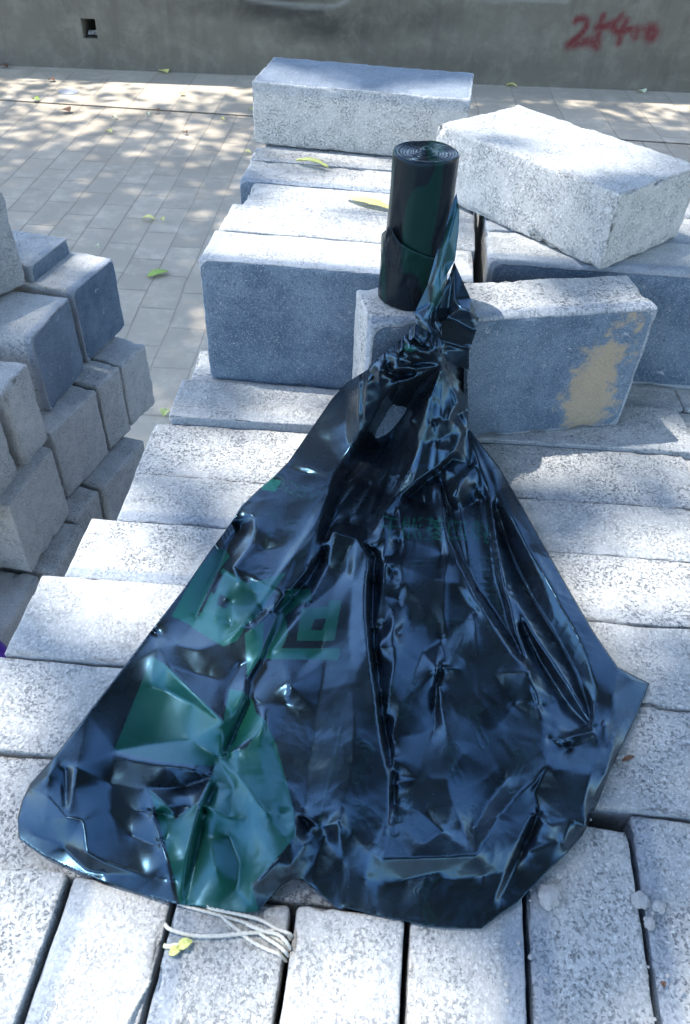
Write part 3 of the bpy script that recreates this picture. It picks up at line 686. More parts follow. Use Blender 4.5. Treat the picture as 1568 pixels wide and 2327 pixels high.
# right half
ln((985,1085,4),(1000,1110,12),(1008,1150,15),(1010,1185,14),(1020,1220,13),(1040,1270,15),(1060,1310,15),(1080,1360,16),(1120,1420,16),(1160,1480,17),(1198,1524,19))
ln((1003,1100,2),(1018,1150,4),(1032,1220,4),(1060,1290,4),(1090,1345,4),(1130,1400,4),(1170,1460,5),(1198,1510,8)); ln((965,1140,3),(985,1170,10),(1004,1200,13),(1002,1260,7),(993,1318,14)); ln((993,1318,14),(1034,1325,15),(1080,1390,10)); ln((993,1318,14),(960,1370,11),(930,1412,6),(905,1440,8)); ln((993,1318,14),(1000,1380,12),(1005,1430,8))
ln((1030,1128,18),(1055,1085,17),(1068,1100,14),(1082,1110,9)); ln((1030,1128,18),(1033,1085,10),(1010,1065,8),(1003,1060,10)); ln((1030,1128,18),(1046,1160,6),(1080,1140,5)); ln((1064,975,8),(1050,1005,12),(1068,1055,8),(1082,1060,14),(1075,1035,12))
ln((1064,975,8),(1090,1060,16),(1112,1130,18),(1120,1180,18),(1128,1240,17),(1142,1310,16),(1160,1380,15),(1172,1440,14),(1190,1490,13),(1203,1525,19)); ln((1105,1130,10),(1112,1200,9),(1118,1260,7),(1130,1330,6),(1150,1400,5),(1180,1470,6))
ln((1064,975,8),(1098,1050,12),(1126,1110,14),(1166,1185,15),(1206,1255,15),(1245,1325,15),(1292,1405,14),(1332,1485,14),(1356,1565,13),(1368,1640,13)); ln((1125,1150,6),(1145,1210,2),(1175,1290,2),(1210,1360,2),(1260,1440,3),(1310,1530,4),(1340,1620,6),(1346,1655,9))
ln((1150,1330,12),(1175,1370,13),(1210,1440,14),(1255,1500,13),(1300,1570,12),(1342,1640,11)); ln((1190,1420,5),(1230,1510,4),(1290,1600,4),(1335,1648,6)); ln((1203,1527,20),(1215,1590,9),(1260,1640,10),(1300,1665,9),(1340,1660,12))
ln((1198,1526,20),(1120,1530,14),(1050,1520,12),(994,1518,15),(1000,1600,9),(1020,1680,9)); ln((1200,1528,20),(1170,1600,7),(1120,1660,8),(1080,1690,9)); ln((995,1518,13),(1005,1450,5),(960,1480,8),(910,1600,11),(890,1680,8)); ln((1000,1510,5),(990,1600,3),(985,1660,4))
ln((1203,1540,17),(1225,1605,13),(1238,1680,12),(1240,1740,13),(1216,1800,10),(1210,1850,10),(1180,1910,12),(1150,1980,9),(1124,2040,6),(1094,2108,2)); ln((1224,1850,3),(1196,1910,3),(1166,1980,3),(1138,2040,3))
ln((1346,1660,16),(1300,1672,14),(1284,1684,16),(1245,1678,9)); ln((1240,1737,15),(1290,1700,9),(1359,1672,15)); ln((1346,1660,16),(1362,1700,14),(1381,1757,14),(1345,1820,11),(1331,1880,18)); ln((1362,1700,14),(1340,1760,18),(1325,1830,17),(1331,1880,18)); ln((1331,1880,18),(1296,1862,16),(1279,1917,15),(1291,1930,7)); ln((1296,1862,16),(1254,1877,12),(1214,1847,12)); ln((1254,1877,12),(1270,1910,12),(1200,1935,9)); ln((1350,1600,13),(1345,1655,15))
ln((1404,1520,12),(1390,1580,14),(1400,1650,10),(1381,1757,14)); ln((1404,1520,12),(1440,1545,9),(1470,1555,4)); ln((1372,1640,16),(1378,1700,12))
# bottom centre: the bright pocket
ln((871,1952,20),(930,1950,21),(1000,1948,22),(1081,1944,24)); ln((871,1952,20),(889,1850,10),(889,1782,9),(893,1720,10)); ln((1081,1944,24),(1050,1880,16),(1030,1830,13),(1014,1772,13)); ln((1014,1772,13),(1054,1712,11),(1020,1690,9)); ln((1081,1944,24),(1130,1860,17),(1180,1800,15),(1216,1777,14),(1240,1740,15)); ln((889,1782,9),(950,1770,8),(1014,1772,13)); ln((960,1850,9),(1010,1890,10),(960,1920,13))
ln((1081,1944,24),(1078,1880,9),(1110,1820,7),(1150,1770,7)); ln((1081,1944,24),(1010,2000,10),(950,2050,6),(900,2085,2)); ln((1081,1944,24),(1100,1990,8),(1090,2060,5)); ln((920,2000,8),(1000,1980,13)); ln((871,1952,20),(860,2010,9),(856,2075,2))
def extra(U, V):
    # slow billows and fine pleats, a couple of mm
    r = np.zeros(U.shape); rs = np.random.RandomState(5)
    for k in range(8):
        a = rs.uniform(0, math.pi); w = rs.uniform(120, 260); ph = rs.uniform(0, 6.28)
        r += rs.uniform(.06, .22)*np.sin((U*math.cos(a)+V*math.sin(a))*2*math.pi/w+ph+1.6*np.sin((U*math.sin(a)-V*math.cos(a))/w*1.7))
    D_ = np.hypot(U-1003, V-828); A = np.arctan2(U-1003, V-828)
    for n_, ph, am in ((17, .3, .5), (29, 1.1, .42), (47, 2.0, .3)):
        r += am*np.sin(n_*(A+.05*np.sin(D_/90+ph))+ph)*np.clip(D_/70, 0, 1)*np.exp(-D_/(330 if n_ < 20 else 240))
    # long pleats fanning down from the neck
    rp = np.random.RandomState(11)
    for k in range(26):
        t_ = (k+rp.uniform(.1, .9))/26; a0 = math.atan2(772, 470)+(math.atan2(972, -943)-math.atan2(772, 470))*t_
        r0 = rp.uniform(40, 330); r1 = r0+rp.uniform(140, 520); pts = []
        for q in range(5):
            a0 += rp.randn()*.018; rr_ = r0+(r1-r0)*q/4; pts.append((1003+rr_*math.cos(a0), 828+rr_*math.sin(a0)))
        d = np.full(U.shape, 1e9)
        for q in range(4): d = np.minimum(d, seg_d(U, V, pts[q], pts[q+1]))
        ends = np.clip((D_-r0+20)/60, 0, 1)*np.clip((r1+20-D_)/90, 0, 1)
        r += rp.uniform(.7, 1.7)*rp.choice([-1, 1, 1])*np.exp(-(d/rp.uniform(5, 13)))*ends
    for (cx, cy, sp, n_, am) in [(1040,1560,85,26,1.0),(950,1440,60,22,1.1),(872,1420,28,16,1.3),(500,1490,60,14,.8),(640,1180,70,12,.8),(1000,900,60,22,.9),(1120,1660,85,20,.8),(440,1900,110,16,.8),(1010,1190,60,18,.9),(560,1900,80,14,.8),(720,1600,90,16,.6),(1280,1700,60,18,1.1),(900,1760,90,14,.8),(860,850,50,14,1.2),(1080,1300,80,18,.8),(300,1650,80,12,.6),(960,1950,110,14,.6)]:
        for _ in range(n_):
            x, y = cx+rs.randn()*sp*.8, cy+rs.randn()*sp; a = math.atan2(y-828, x-1003)+rs.randn()*.7; ln_ = rs.uniform(14, 60); w = rs.uniform(3.5, 8)
            d = seg_d(U, V, (x-math.cos(a)*ln_, y-math.sin(a)*ln_), (x+math.cos(a)*ln_, y+math.sin(a)*ln_))
            r += am*rs.uniform(.08, .28)*rs.choice([-1, 1])*np.exp(-d/w)
    return r
GREEN = [
 [(505,1238),(453,1288),(390,1400),(437,1422),(492,1302),(522,1265)],
 [(505,1290),(560,1325),(600,1318),(652,1298),(585,1400),(560,1420),(540,1455),(508,1470),(434,1425),(462,1385),(490,1320)],
 [(345,1492),(360,1500),(378,1512),(507,1640),(522,1565),(556,1572),(502,1718),(482,1742),(374,1731),(259,1705),(310,1580)],
 [(556,1572),(575,1592),(582,1620),(604,1640),(628,1692),(650,1772),(668,1842),(672,1900),(626,1954),(572,2010),(590,2075),(500,2070),(408,2056),(430,1930),(455,1822),(482,1760),(495,1720)],
 [(338,1790),(380,1830),(400,1862),(450,1822),(430,1930),(408,2056),(390,1972),(360,1862)],
 [(654,1339),(706,1339),(708,1366),(680,1372),(648,1400),(655,1440),(640,1473),(774,1473),(768,1500),(592,1497),(612,1440),(632,1392)],
 [(685,1383),(746,1378),(747,1364),(776,1364),(760,1456),(674,1456)],
 [(600,1085),(640,1092),(625,1118),(592,1112)], [(905,792),(925,782),(950,790),(935,800)], [(556,1440),(600,1410),(596,1490),(562,1540)]]
HOLES = [[(500,1350),(522,1362),(514,1384),(492,1374)], [(715,1406),(742,1406),(731,1433),(706,1431)], [(600,1640),(560,1700),(515,1712),(580,1672)], [(478,1340),(500,1300),(508,1308),(486,1352)]]
def arc(cx, cy, rx, ry, a0, a1, n=10, rot=0):
    o = []
    for k in range(n+1):
        a = math.radians(a0+(a1-a0)*k/n); x, y = rx*math.cos(a), ry*math.sin(a); r_ = math.radians(rot)
        o.append((cx+x*math.cos(r_)-y*math.sin(r_), cy+x*math.sin(r_)+y*math.cos(r_)))
    return o
def text_pts(s, cx, cy, h, mirror=True, rot=0, stretch=1.0):
    """glyph triangles in photo pixels"""
    cu = bpy.data.curves.new('t', 'FONT'); cu.body = s; cu.size = 1; cu.align_x = 'CENTER'; cu.align_y = 'CENTER'
    ob = bpy.data.objects.new('t', cu); COL.objects.link(ob)
    bpy.context.view_layer.update()
    me = ob.to_mesh(); me.calc_loop_triangles()
    r_ = math.radians(rot); tris = []
    for lt in me.loop_triangles:
        q = []
        for i in lt.vertices:
            c = me.vertices[i].co; x, y = c.x*h*stretch*(-1 if mirror else 1), -c.y*h
            q.append((cx+x*math.cos(r_)-y*math.sin(r_), cy+x*math.sin(r_)+y*math.cos(r_)))
        tris.append(q)
    ob.to_mesh_clear(); bpy.data.objects.remove(ob); bpy.data.curves.remove(cu)
    return tris
def paint_bag(U, V):
    g = np.zeros(U.shape); l = np.zeros(U.shape)
    for ox, oy in ((0, 0), (1.6, .8), (-1.6, -.8), (.8, -1.6), (-.8, 1.6)):
        h_ = np.zeros(U.shape)
        for p in GREEN: h_[poly_in(U+ox, V+oy, p)] = 1
        for p in HOLES: h_[poly_in(U+ox, V+oy, p)] = 0
        g += h_/5
    tr = text_pts('排四菱洲千', 988, 1207, 58, True, 3, .88)
    for q in tr: g[poly_in(U, V, q)] = .9
    for q in text_pts('VEGO', 668, 1112, 44, True, 20): l[poly_in(U, V, q)] = .8
    for k in range(9):
        y = 1268+k*14
        for x in np.arange(1062+k*3, 1122+k*3, 7): l = np.maximum(l, .55*stroke(U, V, [(x, y), (x+3.5, y+.6)], 2.2))
    for k in range(2):
        for x in np.arange(935, 990, 7): l = np.maximum(l, .45*stroke(U, V, [(x, 1272+k*12), (x+3.5, 1272+k*12)], 2.2))
    S = [arc(674, 1245, 21, 24, -80, 170, 12), [(651, 1186), (655, 1207), (672, 1205), (682, 1222)], arc(672, 1195, 22, 10, -170, -10, 8),
         [(600, 1170), (625, 1166), (612, 1200), (604, 1248)], arc(775, 1268, 30, 26, 90, 270, 10), [(775, 1294), (806, 1296), (812, 1240), (778, 1242)], arc(775, 1268, 14, 11, 0, 360, 10),
         [(775, 1652), (756, 1740), (715, 1917)], [(1209, 1590), (1211, 1650), (1218, 1760)], arc(1030, 1440, 90, 32, 195, 345, 14)]
    for cx, cy, r_ in [(919,1822,1),(1024,1702,-1),(1184,1717,1),(814,1832,1),(1064,1842,-1),(934,1551,1),(1049,1441,1),(1080,1620,-1),(880,1560,1),(830,1700,1),(960,2020,-1),(1010,1920,1)]:
        S += [arc(cx, cy, 20, 11, -200, 20, 9, 30*r_), arc(cx+2, cy+4, 12, 7, -180, 40, 7, 30*r_), [(cx, cy+8), (cx-14*r_, cy+40), (cx-22*r_, cy+62)], [(cx+10, cy+14), (cx-2*r_, cy+44), (cx-8*r_, cy+66)], arc(cx-18*r_, cy+66, 10, 18, 0, 360, 9, 20*r_)]
    for s_ in S: l = np.maximum(l, .38*stroke(U, V, s_, 2.4))
    return {'print': g, 'lines': l}
def skirt(u, v, p):
    q = at(u+(900-u)*.02, v, 0)
    # tuck under: straight below and slightly inwards
    c = np.array([150.0, -240.0, 0.0]); d = c-np.array([p[0], p[1], 0]); d = d/np.linalg.norm(d)
    if v > 1900 or (u > 1180 and v > 1560): return np.array([p[0]+d[0]*2.5, p[1]+d[1]*2.5, max(.5, p[2]-.9)])
    return np.array([p[0]+d[0]*6, p[1]+d[1]*6, .6 if v > 880 else p[2]-6])
bag_root = empty('garbage_bag_roll', (.155, -.030, .1035))
tag(bag_root, 'black plastic garbage bag roll standing on the stained brick, one bag spread in front', 'bag roll')
def addpart(name, me, mat):
    o = link(name, me, mat); o.parent = bag_root; o.matrix_parent_inverse = Matrix.Translation(-bag_root.location)
    return o
me = sheet_from_folds('unrolled_bag', [tuple(map(float, p)) for p in OUT], L, bagpt, step=3.2, smooth=3, skirt=skirt, paint=paint_bag, extra=extra, relax=160)
addpart('unrolled_bag', me, M_FILM)

# strips between the roll and the bag
def ydepth(v): return -42-22*min(1, max(0, (v-440)/290))-14*min(1, max(0, (v-725)/70))
def strip_fn(u, v, h): return at_y(u, v, ydepth(v)-h)
def paint_strip(U, V):
    g = poly_in(U, V, [(1038,441),(1044,480),(1041,527),(1033,591),(1012,640),(1000,690),(975,720),(950,740),(975,700),(1000,570)]).astype(float)*.5
    return {'print': g, 'lines': np.zeros(U.shape)}
S1 = [(1037,438,0),(1044,480,0),(1042,527,0),(1034,591,1),(1016,623,2),(1008,664,3),(995,720,5),(1000,760,8),(1000,790,9),(960,796,8),(915,790,6),(945,735,2),(943,709,1),(972,647,1),(988,587,0),(1008,530,0),(1026,470,0)]
me = sheet_from_folds('bag_strip', [tuple(map(float, p)) for p in S1], [[(1040.,470.,2.),(1020.,540.,5.),(1000.,620.,6.),(985.,690.,6.),(975.,740.,10.),(985.,785.,8.)], [(990.,600.,1.),(985.,650.,6.),(978.,690.,1.),(962.,730.,8.),(952.,765.,3.)], [(1010.,600.,1.),(1001.,660.,7.),(990.,700.,1.),(985.,740.,5.)]], strip_fn, step=3, smooth=2, paint=paint_strip)
addpart('twisted_strip', me, M_FILM)
S2 = [(1032,595,-6),(1052,640,-4),(1068,676,-3),(1089,720,-2),(1082,752,0),(1071,784,2),(1066,800,3),(1066,840,2),(1030,830,4),(1000,800,5),(992,770,4),(985,735,2),(988,700,0),(1005,664,-1),(1020,630,-4)]
me = sheet_from_folds('bag_strip', [tuple(map(float, p)) for p in S2], [[(1031.,610.,-3.),(1033.,680.,2.),(1046.,700.,7.),(1066.,706.,9.),(1087.,720.,1.)], [(1046.,700.,7.),(1020.,720.,2.),(999.,733.,8.),(990.,720.,3.)], [(1002.,734.,4.),(1020.,700.,-4.),(1028.,640.,-4.)], [(1000.,775.,7.),(1035.,784.,6.),(1068.,788.,6.)], [(1000.,781.,3.),(1035.,790.,3.),(1066.,795.,3.)]], strip_fn, step=3, smooth=1, paint=lambda U, V: {'print': np.zeros(U.shape), 'lines': np.zeros(U.shape)})
addpart('torn_flap', me, M_FILM)

def build_roll():
    n = 128; vs = []; fs = []
    zs = [103.8, 104.5, 108, 115, 122, 130, 138, 145, 152, 160, 170, 180, 188, 193, 196, 198, 199]
    b0 = Vector((155.0, -30, 0)); b1 = Vector((154.3, -36, 0))
    for j, z in enumerate(zs):
        t_ = (z-103)/97; c = b0.lerp(b1, t_)
        for i in range(n):
            a = 2*math.pi*i/n
            r = 22.2-2.4*min(1, t_*1.3)
            if j == 0: r -= 1.5
            if j == len(zs)-1: r -= .5
            # loose outer wrap on the lower half, pushed out at the left
            low = 1/(1+math.exp((z-143-5*math.sin(a*1.0+2.6))/1.1)); left = max(0, math.cos(a-math.pi*1.05))
            r += low*(1.2*left+.35)
            r += .35*noise.noise(Vector((math.cos(a)*2, math.sin(a)*2, z*.05)))+.25*noise.noise(Vector((math.cos(a)*5, math.sin(a)*5, z*.16)))
            # dented fold at the left front
            f = math.exp(-((a-math.pi*1.25)/.22)**2)*math.exp(-((z-158)/12)**2); r -= 1.6*f
            vs.append(((c.x+r*math.cos(a)), (c.y+r*math.sin(a)), z+.5*math.sin(a*3+z)*(j in (0, len(zs)-1))))
    m = len(zs)
    for j in range(m-1):
        for i in range(n): fs.append((j*n+i, j*n+(i+1) % n, (j+1)*n+(i+1) % n, (j+1)*n+i))
    fs.append(tuple(reversed(range(n))))
    me = mesh('roll', [np.array(v)*MM for v in vs], fs); addpart('roll', me, M_ROLL)
    # wound top: a spiral of film edges with a hollow core
    vs, fs = [], []; nr = 64; c = b1
    for k in range(nr+1):
        rr = 1.6+(19.6-1.6)*k/nr
        for i in range(n):
            a = 2*math.pi*i/n; wob = .35*noise.noise(Vector((math.cos(a), math.sin(a), rr*.25)))*3
            ph = (rr+wob)/1.9*2*math.pi+a
            h = 198.2+1.5*abs(math.sin(ph/2))**.7-1.5*math.exp(-((rr-12)/7)**2)+(1.8*math.exp(-(rr-2.5)**2/3.0))+.25*noise.noise(Vector((rr, a*2, 3)))
            if k == nr: h = 197.5
            vs.append((c.x+(rr+.15*wob)*math.cos(a)*(1+.03*math.sin(a*2)), c.y+(rr+.15*wob)*math.sin(a), h))
    for k in range(nr):
        for i in range(n): fs.append((k*n+i, (k+1)*n+i, (k+1)*n+(i+1) % n, k*n+(i+1) % n))
    vs.append((c.x, c.y, 195.5)); ctr = len(vs)-1
    for i in range(n): fs.append((ctr, i, (i+1) % n))
    me = mesh('wound_end', [np.array(v)*MM for v in vs], fs); addpart('wound_end', me, M_ROLL)
build_roll()
def build_wrap():
    vs, fs = [], []; na, nz_ = 70, 26
    for i in range(na+1):
        a = math.radians(172+150*i/na); s_ = i/na
        top = 151-5*math.exp(-((s_-.05)/.09)**2)+7*math.exp(-((s_-.33)/.07)**2)-14*max(0, s_-.42)*1.6
        for j in range(nz_+1):
            t_ = j/nz_; z = 103.7+(top-103.7)*t_; c = Vector((155, -30, 0)).lerp(Vector((154.3, -36, 0)), (z-103)/97)
            r = 22.7+.8*(1-s_)*t_+.9*noise.noise(Vector((a*3, z*.05, 5)))+.5*noise.noise(Vector((a*9, z*.16, 2)))+1.3*math.exp(-((t_-.98)/.05)**2)*math.exp(-((s_-.33)/.09)**2)-1.6*t_*(s_ > .93)
            if s_ < .06: r -= (.06-s_)*30
            vs.append((c.x+r*math.cos(a), c.y+r*math.sin(a), z))
    for i in range(na):
        for j in range(nz_): k = i*(nz_+1)+j; fs.append((k, k+nz_+1, k+nz_+2, k+1))
    o = addpart('loose_wrap', mesh('wrap', [np.array(v)*MM for v in vs], fs), M_ROLL); md = o.modifiers.new('t', 'SOLIDIFY'); md.thickness = .0004
build_wrap()

# ------------------------------------------------------------------ cords
def tube(paths, rad, twist=None, nseg=10):
    vs, fs = [], []
    for path in paths:
        P = [Vector(p) for p in path]
        # Catmull-Rom
        Q = []
        for i in range(len(P)-1):
            p0, p1, p2, p3 = P[max(i-1, 0)], P[i], P[i+1], P[min(i+2, len(P)-1)]
            m = max(2, int((p2-p1).length/.45))
            for k in range(m):
                t_ = k/m; Q.append(.5*((2*p1)+(p2-p0)*t_+(2*p0-5*p1+4*p2-p3)*t_*t_+(3*p1-p0-3*p2+p3)*t_**3))
        Q.append(P[-1]); st = len(vs); s_ = 0
        for i, q in enumerate(Q):
            d = (Q[min(i+1, len(Q)-1)]-Q[max(i-1, 0)]).normalized(); sd = d.cross(Vector((0, 0, 1))).normalized(); up = sd.cross(d)
            if i: s_ += (q-Q[i-1]).length
            for k in range(nseg):
                a = 2*math.pi*k/nseg; r = rad*(1+.24*math.cos(3*a+s_*2.6)) if twist else rad
                vs.append((q+sd*math.cos(a)*r+up*math.sin(a)*r)*MM)
        for i in range(len(Q)-1):
            for k in range(nseg): fs.append((st+i*nseg+k, st+i*nseg+(k+1) % nseg, st+(i+1)*nseg+(k+1) % nseg, st+(i+1)*nseg+k))
    return mesh('cord', vs, fs)
def cp(pts, z): return [tuple(at(u, v, z+(q[0] if q else 0))) for (u, v, *q) in pts]
cords = [cp([(374,2098,-6),(382,2109),(400,2117),(438,2126),(496,2127),(558,2121),(600,2118),(630,2113),(652,2122),(660,2135,-3)], 2.0),
         cp([(405,2052),(427,2060),(486,2076),(546,2093),(582,2109),(615,2126),(640,2142),(657,2160,-4)], 1.2),
         cp([(470,2060),(486,2066),(546,2078),(594,2092),(630,2112),(655,2121),(666,2130,-4)], 2.6),
         cp([(505,2082),(516,2094),(541,2114),(570,2138),(606,2157),(632,2168),(650,2184,-5)], 1.2),
         cp([(590,2120),(604,2131),(628,2146),(645,2160),(655,2172,-4)], 2.4), cp([(560,2100),(600,2116),(632,2124),(650,2140),(659,2156,-3)], 3.2)]
tag(link('cord', tube(cords, .72, True), M_ROPE), 'tangled white twisted cord strands in front of the bag bottom', 'cord')
tag(link('cord', tube([cp([(342,2222,-6),(336,2236,-2),(322,2258,-.5),(304,2290,0),(287,2322,1),(276,2345,1)], 1.0)], .9, True), M_ROPE), 'single white cord lying along the joint at the bottom left', 'cord')

# ------------------------------------------------------------------ leaves, crumbs
def leaf(label, a, b, z, width, mat, curl=2.0, lift=1.0, name='leaf', group=None, bend=0.0):
    """leaf from point a to point b (photo pixels, plane z) with width in mm"""
    p, q = Vector(at(*a, z)), Vector(at(*b, z)); d = q-p; Ln = d.length; d.normalize(); s = Vector((-d.y, d.x, 0))
    vs, fs = [], []; n = 12
    for i in range(n+1):
        t_ = i/n; w = width/2*math.sin(math.pi*min(1, t_*.92+.04))**.8*(1-.25*t_); c = p+d*Ln*t_+Vector((0, 0, lift+curl*math.sin(math.pi*t_)))+s*bend*math.sin(math.pi*t_)
        for k in (-1, -.5, 0, .5, 1): vs.append((c+s*w*k+Vector((0, 0, abs(k)*curl*.6+.25*math.sin(i*1.7+k))))*MM)
    for i in range(n):
        for k in range(4): fs.append((i*5+k, i*5+k+1, (i+1)*5+k+1, (i+1)*5+k))
    o = link(name, mesh(name, vs, fs), mat); md = o.modifiers.new('thick', 'SOLIDIFY'); md.thickness = .0003
    return tag(o, label, 'leaf', group)
leaf('narrow curled yellow-green leaf on the fourth upper brick', (674,372), (746,388), 102, 8, M_LEAFY, 3, 2)
leaf('pale yellow leaf on the white bricks beside the roll', (788,452), (893,480), 102, 13, M_LEAFP, 1.5, 1)
leaf('bright green leaf lying on the paving between the two stacks', (336,632), (382,620), GZ, 38, M_LEAFG, 6, 3)
leaf('olive leaf on the paving just past the deck edge', (372,950), (382,936), GZ, 26, M_LEAFY, 8, 3)
GL = 'small dry leaves scattered on the paving'
for (u, v, du, dv, w, m, lbl) in [(76,229,13,2,40,M_LEAFG,'small green leaf on the pavement near the far left wall'), (143,252,16,5,60,M_LEAFB,'dark brown leaf on the pavement at the upper left'), (352,254,9,3,34,M_LEAFB,'small brown leaf on the pavement left of the flat brick'),
        (325,500,28,3,26,M_LEAFP,'pale twisted leaf on the paving above the green leaf'), (366,503,8,3,20,M_LEAFP,'tiny pale scrap beside the twisted leaf'), (556,350,14,2,26,M_LEAFP,'pale leaf on the paving next to the upper stack'), (566,252,14,4,34,M_LEAFY,'yellow-green leaf left of the flat brick'),
        (243,302,12,3,30,M_LEAFP,'tan leaf on the middle of the paving'), (365,162,16,6,70,M_LEAFP,'crumpled tan leaf at the wall foot'), (256,270,10,2,24,M_PETAL,'white scrap on the paving left of centre'), (112,184,12,3,40,M_LEAFB,'dark scrap near the manhole lid'),
        (410,216,9,3,30,M_LEAFY,'olive leaf on the pavement border'), (1150,196,24,3,36,M_LEAFP,'tan leaf at the wall foot right of the flat brick'), (1452,208,12,5,60,M_PETAL,'pale scrap at the wall foot on the right'), (418,305,8,3,22,M_LEAFB,'brown crumb on the paving below the border'),
        (0,153,18,3,50,M_LEAFB,'dark twig scrap at the wall foot on the far left'), (333,263,8,2,18,M_PETAL,'tiny white crumb on the paving'), (220,565,6,2,12,M_PETAL,'tiny pale crumb near the left stack'), (502,274,8,3,16,M_LEAFP,'small pale leaf mid paving')]:
    leaf(lbl, (u, v), (u+du, v+dv), GZ+4 if v < 260 else GZ, w, m, 8, 4, group=GL)
leaf('dry brown leaf scrap on the deck right of the bag', (1412,1732), (1440,1722), 0, 3, M_LEAFB, 1.2, .6)
leaf('tiny reddish leaf scrap on the bottom right brick', (1500,2232), (1508,2246), -2, 2.6, M_LEAFB, 1, .6)
leaf('pale green leaf scrap right of the white stalk by the cord', (405,2158), (438,2142), 0, 5, M_LEAFY, 1.5, 1.2)
leaf('folded olive leaf scrap below the white stalk', (386,2172), (412,2158), 0, 4.5, M_LEAFY, 1.5, .8)
tag(link('stalk', tube([cp([(372,2149), (385,2151), (398,2148), (408,2150), (406,2158), (402,2163)], 1.2)], .9), M_PETAL), 'short white bent stalk on the brick below the cord', 'stalk')
tag(link('metal_lid', mesh('metal_lid', [tuple(np.array(at(155+24*math.cos(a), 208+7*math.sin(a), GZ+6))*MM) for a in [2*math.pi*k/24 for k in range(24)]]+[tuple(np.array(at(155+24*math.cos(a), 208+7*math.sin(a), GZ+3))*MM) for a in [2*math.pi*k/24 for k in range(24)]],
    [tuple(range(23, -1, -1))]+[(k, 24+k, 24+(k+1) % 24, (k+1) % 24) for k in range(24)]), M_LID, smooth=False), 'small round grey lid set in the pavement at the upper left', 'lid')
def crumb(label, u, v, z, r, seed):
    bm = bmesh.new(); bmesh.ops.create_icosphere(bm, subdivisions=3, radius=1)
    for w in bm.verts:
        n_ = noise.noise(w.co*1.6+Vector((seed, 0, 0)))*.45+noise.noise(w.co*4+Vector((seed, 3, 0)))*.2
        w.co = w.co*(1+n_)*r*MM; w.co.z *= .5
    me = bpy.data.meshes.new('crumb'); bm.to_mesh(me); bm.free()
    p = at(u, v, z); o = link('concrete_crumb', me, M_STONE, loc=(p[0]*MM, p[1]*MM, (z+r*.35)*MM), smooth=False); return tag(o, label, 'crumb', 'crumbs on the deck')
crumb('largest white concrete crumb, just below the bag on the right', 1244, 2042, -2, 4.6, 1)
crumb('white crumb on the joint near the right edge, upper one', 1455, 2050, -3, 3.6, 2)
crumb('smaller crumb under the upper joint crumb', 1474, 2100, -3, 2.6, 3)
crumb('tiny white crumb in the joint at the bottom right', 1461, 2220, -3, 1.8, 4)
crumb('low crumb right of the upper joint crumb', 1497, 2062, -2, 2.6, 5)
for k in range(40):
    u, v = random.uniform(1080, 1560), random.uniform(1850, 2320)
    if v < 2130 and u < 1200: continue
    o = crumb('one of the tiny grit grains sprinkled on the near bricks', u, v, 0, random.uniform(.4, .9), k+10); o.name = 'grit_grain'; o['group'] = 'tiny grit grains on the near bricks'
# purple plastic sack standing in the gap between the stacks, only a sliver in view
p = at(-50, 1480, -300)
bm = bmesh.new(); bmesh.ops.create_icosphere(bm, subdivisions=5, radius=1)
for w in bm.verts:
    n_ = noise.noise(w.co*2)*.22+noise.noise(w.co*5)*.10; r_ = .040*(1+n_)*(1+.25*(w.co.z < 0)*abs(w.co.z)); w.co = Vector((w.co.x*r_, w.co.y*r_, w.co.z*.23))
me = bpy.data.meshes.new('purple_sack'); bm.to_mesh(me); bm.free()
tag(link('plastic_sack', me, M_PURPLE, loc=(p[0]*MM, p[1]*MM, -.72+.228)), 'sliver of a dark purple plastic sack at the left edge between the stacks', 'sack')

